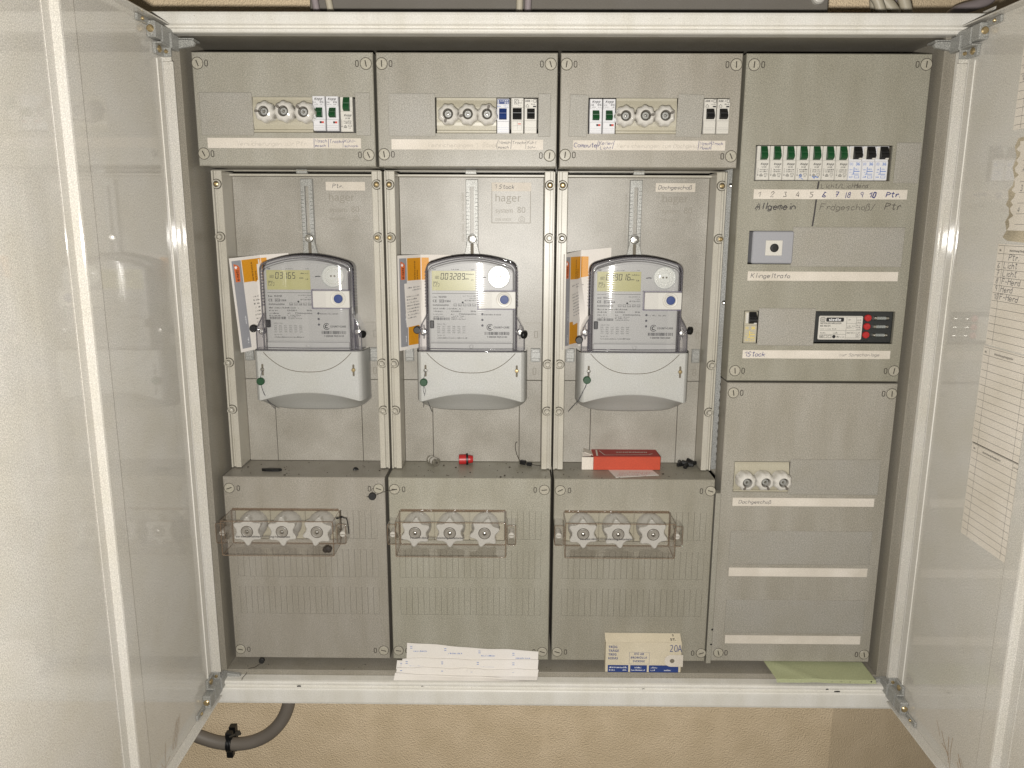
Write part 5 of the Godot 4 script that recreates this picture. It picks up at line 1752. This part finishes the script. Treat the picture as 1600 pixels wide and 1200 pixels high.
func loose_things() -> void:
	# on the ledge above the lower covers (y = 298.5)
	var y := 298.6
	var t := thing("cartridge_fuse", "cylindrical porcelain cartridge fuse lying on the ledge below the middle meter", "cartridge fuse", Vector3(313, y + 6.2, -66))
	t.rotation = Vector3(0, deg_to_rad(32), 0)
	var g := Geo.new()
	g.lathe([Vector2(0.01, -11), Vector2(5.6, -11), Vector2(6.2, -10), Vector2(6.2, 10), Vector2(5.6, 11), Vector2(0.01, 11)], 20)
	put("barrel", g, M.porcelain, t)
	for k in [[-11.8, -7.5], [7.5, 11.8], [-3, 0.5]]:
		g = Geo.new()
		g.lathe([Vector2(0.01, k[0]), Vector2(6.4, k[0]), Vector2(6.6, k[0] + 0.6), Vector2(6.6, k[1] - 0.6), Vector2(6.2, k[1]), Vector2(0.01, k[1])], 20)
		put("metal_band", g, M.steel, t)
	g = Geo.new(); g.lathe([Vector2(1.8, 11.6), Vector2(1.8, 12.6), Vector2(0.01, 12.7)], 10); put("tip", g, M.groove, t)

	t = thing("gauge_ring", "small red plastic fuse gauge with a black band on the ledge below the middle meter", "fuse part", Vector3(365, y + 8, -70))
	t.rotation = Vector3(0, PI / 2 + 0.1, 0)
	g = Geo.new()
	g.lathe([Vector2(0.01, -12), Vector2(6, -12), Vector2(8, -11.4), Vector2(8, -1), Vector2(7.8, 0), Vector2(6.6, 1), Vector2(6.6, 6), Vector2(5.6, 10), Vector2(5.0, 10.6), Vector2(3.6, 10.6), Vector2(3.4, 4), Vector2(0.01, 4)], 24)
	put("ring_body", g, M.red, t)
	g = Geo.new(); g.lathe([Vector2(7, -0.6), Vector2(9.2, -0.4), Vector2(9.4, 2.6), Vector2(7, 3)], 24); put("black_band", g, M.black, t)

	t = thing("wire_seal", "black seal with a loose wire at the right end of the middle ledge", "seal", Vector3(459, y + 2, -66))
	g = Geo.new()
	g.xf = Transform3D(Basis(Vector3.UP, -0.5), Vector3(-4, 1.4, -4)); g.box(-5, 5, -3.2, 3.2, -3, 3, 1)
	g.xf = Transform3D(Basis(Vector3.UP, -0.4), Vector3(6, 0.8, 3)); g.box(-4.4, 4.4, -2.6, 2.6, -2.6, 2.6, 1)
	put("lead", g, M.black, t)
	g = Geo.new()
	g.tube(curve([[-13, 32, -15], [-16, 30, -14], [-16, 20, -14], [-12, 8, -10], [-6, 2, -4], [6, 1, 3], [20, 0, 8], [34, 0.5, 10], [42, 4, 12]], 6), 0.6, 6)
	put("wire", g, M.groove, t)

	# open red carton on the right ledge
	t = thing("fuse_carton", "open red and white flat carton lying on the ledge below the right meter", "carton", Vector3(606, y, -62))
	t.rotation.y = deg_to_rad(1)
	g = Geo.new(); g.box(-42, 62, 0.5, 21.6, -25, 18.5, 0.5); put("red_front", g, M.red_board, t)
	g = Geo.new(); g.box(-41, 61, 21.6, 22.1, -24.5, 17); put("lid", g, M.red_dark, t)
	g = Geo.new()
	g.xf = Transform3D(Basis(Vector3(1, 0, 0), -PI / 2), Vector3.ZERO)
	words(g, "SICHERUNGEN", -4, 2, 5, 22.3, "bold", 0, 1.0); g.ink([Vector2(-30, 14), Vector2(-24, -10), Vector2(46, -8), Vector2(52, -2)], 1.2, 22.25); g.ink([Vector2(-34, 18), Vector2(-36, -14)], 2.6, 22.24)
	put("white_lettering", g, M.paper, t)
	g = Geo.new()
	g.box(-60, -42.2, 0.5, 20.6, 15.8, 16.6)
	g.xf = Transform3D(Basis(Vector3.UP, 0.7), Vector3(-42, 0, -18)); g.box(-19, 0, 4, 22, -0.4, 0.4)
	g.xf = Transform3D(Basis(Vector3(0, 0, 1), -0.35), Vector3(-42, 21, 0)); g.box(-14, 0, -0.4, 0.4, -14, 8)
	put("white_flap", g, M.paper, t)
	g = Geo.new(); g.box(-42.2, -41.9, 3, 19.5, -22, 15); put("open_end", g, M.red_dark, t)

	t = thing("folded_slip", "white printed slip half under the red carton", "paper slip", Vector3(628, y, -32))
	g = Geo.new(); g.prism(PackedVector2Array([Vector2(-34, 20), Vector2(-35, 22), Vector2(-32, -25), Vector2(34, -14), Vector2(16, 22)]), 0, 0.5)
	var fl := Geo.new()
	fl.xf = Transform3D(Basis(Vector3(1, 0, 0), -PI / 2), Vector3.ZERO)
	fl.prism(PackedVector2Array([Vector2(-42, 22), Vector2(-33, -25), Vector2(34, -12), Vector2(26, 22)]), 0.1, 0.5)
	put("sheet", fl, M.white_paper, t)
	g = Geo.new()
	g.xf = Transform3D(Basis(Vector3(1, 0, 0), -PI / 2), Vector3.ZERO)
	for k in 4: fine_print(g, -30 + k * 2, 16 + k * 3, -18 + k * 6, 2.4, 0.6)
	put("print", g, M.print_red, t)

	t = thing("wire_clips", "tangle of black plastic clips at the right end of the ledge", "clip", Vector3(715, y, -68))
	g = Geo.new()
	for k in [[-8, 3, 0, 0.3, 9], [0, 5, 3, -0.4, 10], [8, 3.4, 0, 0.5, 8], [-3, 3, 8, 1.0, 8], [6, 6, -5, -0.9, 7], [-11, 4, -4, 1.4, 6]]:
		g.xf = Transform3D(Basis(Vector3.UP, k[3]).rotated(Vector3(0, 0, 1), k[3] * 0.4), Vector3(k[0], k[1], k[2]))
		g.box(-k[4], k[4], -2.8, 2.8, -2.6, 2.6, 0.9)
	put("clip", g, M.black, t)
	t = thing("rubber_piece", "flat black rubber piece lying on the left ledge", "rubber piece", Vector3(67, y, -30))
	g = Geo.new()
	g.xf = Transform3D(Basis(Vector3(1, 0, 0), -PI / 2), Vector3.ZERO)
	g.prism(PackedVector2Array([Vector2(-16, 2), Vector2(-14, -2), Vector2(-8, -4), Vector2(2, -4.5), Vector2(12, -4), Vector2(16, 0), Vector2(14, 4), Vector2(4, 4), Vector2(-4, 5), Vector2(-9, 3.4)]), 0, 3.4, 0.8)
	put("rubber", g, M.black, t)
	t = thing("rubber_crumb", "small black rubber lump at the right of the left ledge", "rubber piece", Vector3(195, y, -38))
	g = Geo.new(); g.lathe([Vector2(4.2, 0), Vector2(3.8, 2), Vector2(2, 3.6), Vector2(0.01, 4)], 12, [0.2, 0.2, 0.1], 3); 
	var tilt := Geo.new(); tilt.xf = Transform3D(Basis(Vector3(1, 0, 0), -PI / 2), Vector3.ZERO); tilt.lathe([Vector2(4.2, 0), Vector2(3.8, 2), Vector2(2, 3.6), Vector2(0.01, 4)], 12, [0.2, 0.2, 0.1], 3)
	put("lump", tilt, M.black, t)
	# crumbs and dust on the ledges and the cabinet floor
	g = Geo.new()
	for i in 150:
		var on_floor := i > 110
		var x := rng.randf_range(20, 735) if not on_floor else rng.randf_range(0, 1000)
		var r := rng.randf_range(0.3, 0.8) if i > 6 else rng.randf_range(1.0, 1.6)
		var z := rng.randf_range(-78, -4) if not on_floor else rng.randf_range(-6, 14)
		g.box(x - r, x + r * 1.4, y if not on_floor else -12.0, (y if not on_floor else -12.0) + r * 0.9, z - r, z + r, r * 0.3)
	for p in [[421, -5], [427, -12], [330, -60]]: g.box(p[0] - 1.4, p[0] + 1.4, y, y + 1.6, p[1] - 1.2, p[1] + 1.2, 0.4)
	tag(put("crumbs", g, M.groove), "dark crumbs and grit scattered over the ledges", "grit", "", "stuff")

	# seals on the lower left cover
	t = thing("wire_seal", "black lead seal wired between the corner caps of the two left lower covers", "seal", Vector3(228, 270.5, 4))
	g = Geo.new()
	g.lathe([Vector2(0.01, -2.6), Vector2(4.8, -2.6), Vector2(5.8, -1.6), Vector2(5.8, 2), Vector2(4.8, 3), Vector2(0.01, 3)], 20)
	put("disc", g, M.dark, t)
	g = Geo.new()
	g.tube(curve([[6, 2, 0], [14, 6, 0], [24, 8.5, 0], [34, 10, -1.5]], 5), 0.5, 6); g.tube(curve([[0, 5, -2], [-1, 10, -2.5], [2, 12, -2.5]], 4), 0.4, 6); g.tube([Vector3(-5, 0, 0), Vector3(-8.5, -1.2, 0)], 0.6, 6)
	put("wire", g, M.groove, t)
	t = thing("wire_seal", "dark grey seal on a wire hanging over the cabinet floor at the left", "seal", Vector3(45, -3, 6))
	g = Geo.new()
	g.lathe([Vector2(0.01, -3), Vector2(3.6, -3), Vector2(4.4, -2), Vector2(4.4, 2), Vector2(3.6, 3), Vector2(0.01, 3)], 18)
	put("disc", g, M.dark, t)
	g = Geo.new(); g.tube(curve([[-2, -4, 2], [-10, -8.4, 5], [-18, -8.6, 9], [-22, -16, 12], [-24, -16.6, 22], [-22, -15, 30]], 5), 0.5, 6); put("wire", g, M.groove, t)

	# stack of folded paper
	t = thing("paper_stack", "stack of folded white wrapping paper standing on the cabinet floor", "paper stack", Vector3(262, -19.5, 0))
	var top := [[13, 219, 8.0, 47.0, 33.5, 5, 1], [6, 219, 6.0, 24.0, 23.0, 11, 3], [-2, 108, 4.0, 12.0, 11.5, 17, 5], [108, 219, 4.0, 10.5, 10.5, 17.5, 5], [-4, 219, 0.0, 7.0, -1.5, 25, 8], [-3, 217, 4.0, 19.0, 17.0, 8, 2], [0, 218, 0.0, 3.5, 2.5, 21, 7]]
	for k in top:
		g = Geo.new()
		var rows := []
		for i in 7:
			var v := i / 6.0
			var row := PackedVector3Array()
			for j in 19:
				var u := j / 18.0
				var h: float = lerpf(k[2], lerpf(k[3], k[4], u) + 0.9 * sin(u * 9.0 + k[0]) + 0.4 * sin(u * 23.0 + k[3]), v)
				row.append(Vector3(lerpf(k[0], k[1], u) + (1.0 - v) * -1.5, h, k[5] + 6.0 * (1.0 - v) + 0.5 * sin(u * 11 + k[6]) * v))
			rows.append(row)
		g.sheet(rows)
		rows.reverse()
		var back := []
		for r in rows:
			var b := PackedVector3Array()
			for p in r: b.append(p + Vector3(0, 0, -1.8))
			back.append(b)
		g.sheet(back)
		g.tube(edge_line(k), 1.3, 6)
		var pg := put("folded_sheet", g, M.white_paper, t)
		g = Geo.new()
		var n := 4 if k[1] - k[0] > 150 else 2
		for i in n:
			var px := lerpf(k[0] + 6, k[1] - 40, i / maxf(n - 1, 1))
			var hh: float = lerpf(k[3], k[4], (px - k[0]) / (k[1] - k[0])) - 5.0
			if hh < 5: continue
			for q in 4: g.rect(px + [0, 1.6, 0, 1.6][q] - 0.6, px + [0, 1.6, 0, 1.6][q] + 0.6, hh + [0, 1.6, 3.2, 1.6][q] - 1.2 - [0, 1.6, 0, -1.6][q], hh + [0, 1.6, 3.2, 1.6][q] - [0, 1.6, 0, -1.6][q], k[5] + 2.4)
			fine_print(g, px + 4, px + 28, hh - 6, 2.2, k[5] + 3.2, 0.9)
		if g.v.size(): put("print", g, M.print_blue, pg)
	# carton of 20 A fuses
	t = thing("fuse_box", "worn cream and blue cardboard box marked 20A standing on the cabinet floor", "cardboard box", Vector3(585, -12, 1.5))
	g = Geo.new()
	g.box(0, 118, 0.2, 52, 0, 14, 0.8)
	put("carton", g, M.old_paper, t)
	g = Geo.new(); g.xf = Transform3D(Basis(Vector3(1, 0, 0), 0.5), Vector3(0, 51.5, 14)); g.box(-0.5, 117, 0, 0.6, -16, 0); 
	put("lid_flap", g, M.old_paper, t)
	g = Geo.new()
	for k in [[4, 36], [39, 65], [68, 100]]: g.rect(k[0] * 1.0, k[1] * 1.0 + (0 if k[0] < 60 else 14), 0.6, 12.6, 14.1)
	put("blue_band", g, M.navy, t)
	g = Geo.new()
	for i in 4: words(g, ["TRÖG", "TRÄGE", "TREG", "HIDAS"][i], 4.4, 41.4 - i * 6.4, 4.0, 14.1, "bold", 0, 0.95)
	words(g, "20A", 118, 36, 11.5, 14.1, "sans", 2, 0.72)
	for i in 3: words(g, ["IFÖ AB", "BROMÖLLA", "SVERIGE"][i], 52, 30 - i * 6.2, 3.6, 14.1, "bold", 1, 0.95)
	for k in [[37, 68, 14.5], [37, 68, 34.5]]: g.rect(k[0], k[1], k[2], k[2] + 0.3, 14.1)
	for k in [37, 68]: g.rect(k, k + 0.3, 14.8, 34.5, 14.1)
	put("print", g, M.navy, t)
	g = Geo.new()
	g.xf = Transform3D(Basis(Vector3(1, 0, 0), 0.5 - PI / 2), Vector3(0, 51.5, 14.0)); words(g, "5", 104, 10.5, 3.6, 0.8, "bold"); words(g, "ST.", 100, 3, 4.2, 0.8, "bold", 0, 1.2)
	put("lid_print", g, M.print, t)
	g = Geo.new()
	fine_print(g, 6, 34, 7.6, 2.4, 14.2, 1.0); fine_print(g, 6, 16, 3.2, 2.2, 14.2, 1.0); fine_print(g, 27, 34, 3.2, 2.6, 14.2, 1.0); fine_print(g, 46, 58, 7.6, 2.2, 14.2, 1.0); fine_print(g, 41, 63, 3.2, 2.2, 14.2, 1.0)
	fine_print(g, 71, 82, 7.6, 2.4, 14.2, 1.0); fine_print(g, 71, 78, 3.2, 2.2, 14.2, 1.0); fine_print(g, 92, 103, 3.2, 2.2, 14.2, 1.0)
	put("white_print", g, M.white_ink, t)
	g = Geo.new()
	var tab := PackedVector2Array([Vector2(120.5, 11), Vector2(120.5, 31)])
	for i in 9: tab.append(Vector2(103 + 10.5 * cos(PI / 2 + PI * i / 8) - 1, 21 + 10 * sin(PI / 2 + PI * i / 8)))
	g.prism(tab, 14.6, 15.2, 0.1)
	put("side_tab", g, M.paper, t)
	g = Geo.new(); g.prism(disc(103.5, 21, 3.6, 16), 15.2, 15.3); put("tab_hole", g, flat(Color8(120, 112, 98), 0.8, 0.2), t)

	# green folded paper on the floor, right
	t = thing("green_paper", "pale green folded paper lying on the cabinet floor at the right", "folded paper", Vector3(838, -10, 0))
	var rows := []
	for i in 9:
		var row := PackedVector3Array()
		for j in 25:
			var u := j / 24.0
			var v := i / 8.0
			row.append(Vector3(lerpf(0, 156, u) + v * lerpf(6, 2, u), 6.0 - 2.5 * v - 1.0 * u + 1.2 * exp(-pow((u * 6 - v * 2 - 0.3), 2) * 3.0), -8 + v * 46))
		rows.append(row)
	g = Geo.new(); g.sheet(rows, true)
	var lipr := []
	for i in 2:
		var row := PackedVector3Array()
		for j in 25:
			var p: Vector3 = rows[8][j]
			row.append(p + Vector3(1.0 * i, -5.5 * i, 1.5 * i))
		lipr.append(row)
	g.sheet(lipr, true)
	put("sheet", g, M.green_paper, t)
	g = Geo.new()
	for k in [[90, 0.4], [104, 0.5], [118, 0.5], [150, 1.4]]: g.rect(k[0], k[0] + 2, -0.5, -0.5 + k[1] * 1.6, 39.4)
	put("print", g, M.print, t)


func edge_line(k: Array) -> Array:
	var p := []
	for j in 19:
		var u := j / 18.0
		p.append(Vector3(lerpf(k[0], k[1], u), lerpf(k[3], k[4], u) + 0.9 * sin(u * 9.0 + k[0]) + 0.4 * sin(u * 23.0 + k[3]), k[5] - 0.9 + 0.5 * sin(u * 11 + k[6])))
	return p


func door_papers() -> void:
	# lists glued to the inside of the right door: x along the door away from the hinges, facing -x
	var face := Basis(Vector3(0, 0, 1), Vector3(0, 1, 0), Vector3(-1, 0, 0))
	var sheets := [[160, 531, 122, "upper circuit list with pencil entries on the right door"], [157, 405, 124, "middle empty circuit list on the right door"], [159, 283, 123, "lower empty circuit list on the right door"], [160, 784, 120, "circuit list at the top of the right door, partly in view"]]
	for k in sheets.size():
		var s: Array = sheets[k]
		var t := thing("circuit_list", s[3], "paper list", Vector3(1024.8, s[1], s[0]), "circuit lists on the right door")
		t.basis = face
		var g := Geo.new()
		g.box(0, 190, 0, s[2], 0, 0.5)
		put("sheet", g, M.list_paper, t)
		g = Geo.new()
		var step := 9.4
		for i in 13: 
			if s[2] - 2 - i * step > 0: g.rect(1, 188, s[2] - 2 - i * step, s[2] - 1.6 - i * step, 0.56)
		for c in [13.0, 84.0, 98.0, 110.0]: g.rect(c, c + 0.4, 1, s[2] - 2, 0.57)
		words(g, "Nr.", 4, s[2] - 8.4, 2.4, 0.56, "bold"); words(g, "Bezeichnung/Designation", 24, s[2] - 8.4, 2.4, 0.56, "bold", 0, 0.9)
		fine_print(g, 86, 96, s[2] - 8, 2.2, 0.56, 1.0)
		put("ruled_lines", g, M.print, t)
		if k == 0 or k == 3:
			g = Geo.new()
			var rows := ["Ptr.", "Licht", "Licht", "E-Herd", "Herd", "E-Herd"]
			for i in 6:
				pen(g, rows[i], 24 if i == 0 else 16, s[2] - 18.5 - i * step, 7, 0.55, 0.6)
				if i > 0: pen(g, str(5 + i), 4, s[2] - 18.5 - i * step, 6.4, 0.5, 0.6)
			put("handwriting", g, M.print_grey, t)
	# remains of a torn-off sheet
	var t := thing("glue_residue", "brown glue remains of a torn-off sheet on the right door", "glue stain", Vector3(1024.9, 657, 164))
	t.basis = face
	var g := Geo.new()
	var out := PackedVector2Array()
	for p in [[12, 0], [60, -2], [60, 122], [20, 118], [8, 117], [3, 108], [9, 96], [4, 84], [10, 72], [9, 64], [1, 58], [4, 49], [0, 42], [7, 38], [9, 30], [3, 22], [8, 12], [2, 4]]: out.append(Vector2(p[0], p[1]))
	g.prism(out, 0, 0.35, 0.1)
	put("stain", g, M.glue, t)
	t = thing("torn_list", "torn remnant of a circuit list inside the brown glue remains", "paper list", Vector3(1024.4, 664, 177))
	t.basis = face
	g = Geo.new()
	out = PackedVector2Array()
	for i in 25: out.append(Vector2(4.0 * sin(i * 2.3) + 2.0 * sin(i * 5.1), 106.0 - i * 4.2))
	for p in [[160, 4], [160, 106]]: out.append(Vector2(p[0], p[1]))
	g.prism(out, 0, 0.35)
	put("sheet", g, M.list_paper, t)
	g = Geo.new()
	for k in 8: g.rect(10, 150, 12 + k * 12.0, 12.4 + k * 12.0, 0.45)
	for k in 4: pen(g, ["4", "3", "2", "1"][k], 12, 26 + k * 24.0, 6, 0.5, 0.5)
	put("ruled_lines", g, M.print_grey, t)
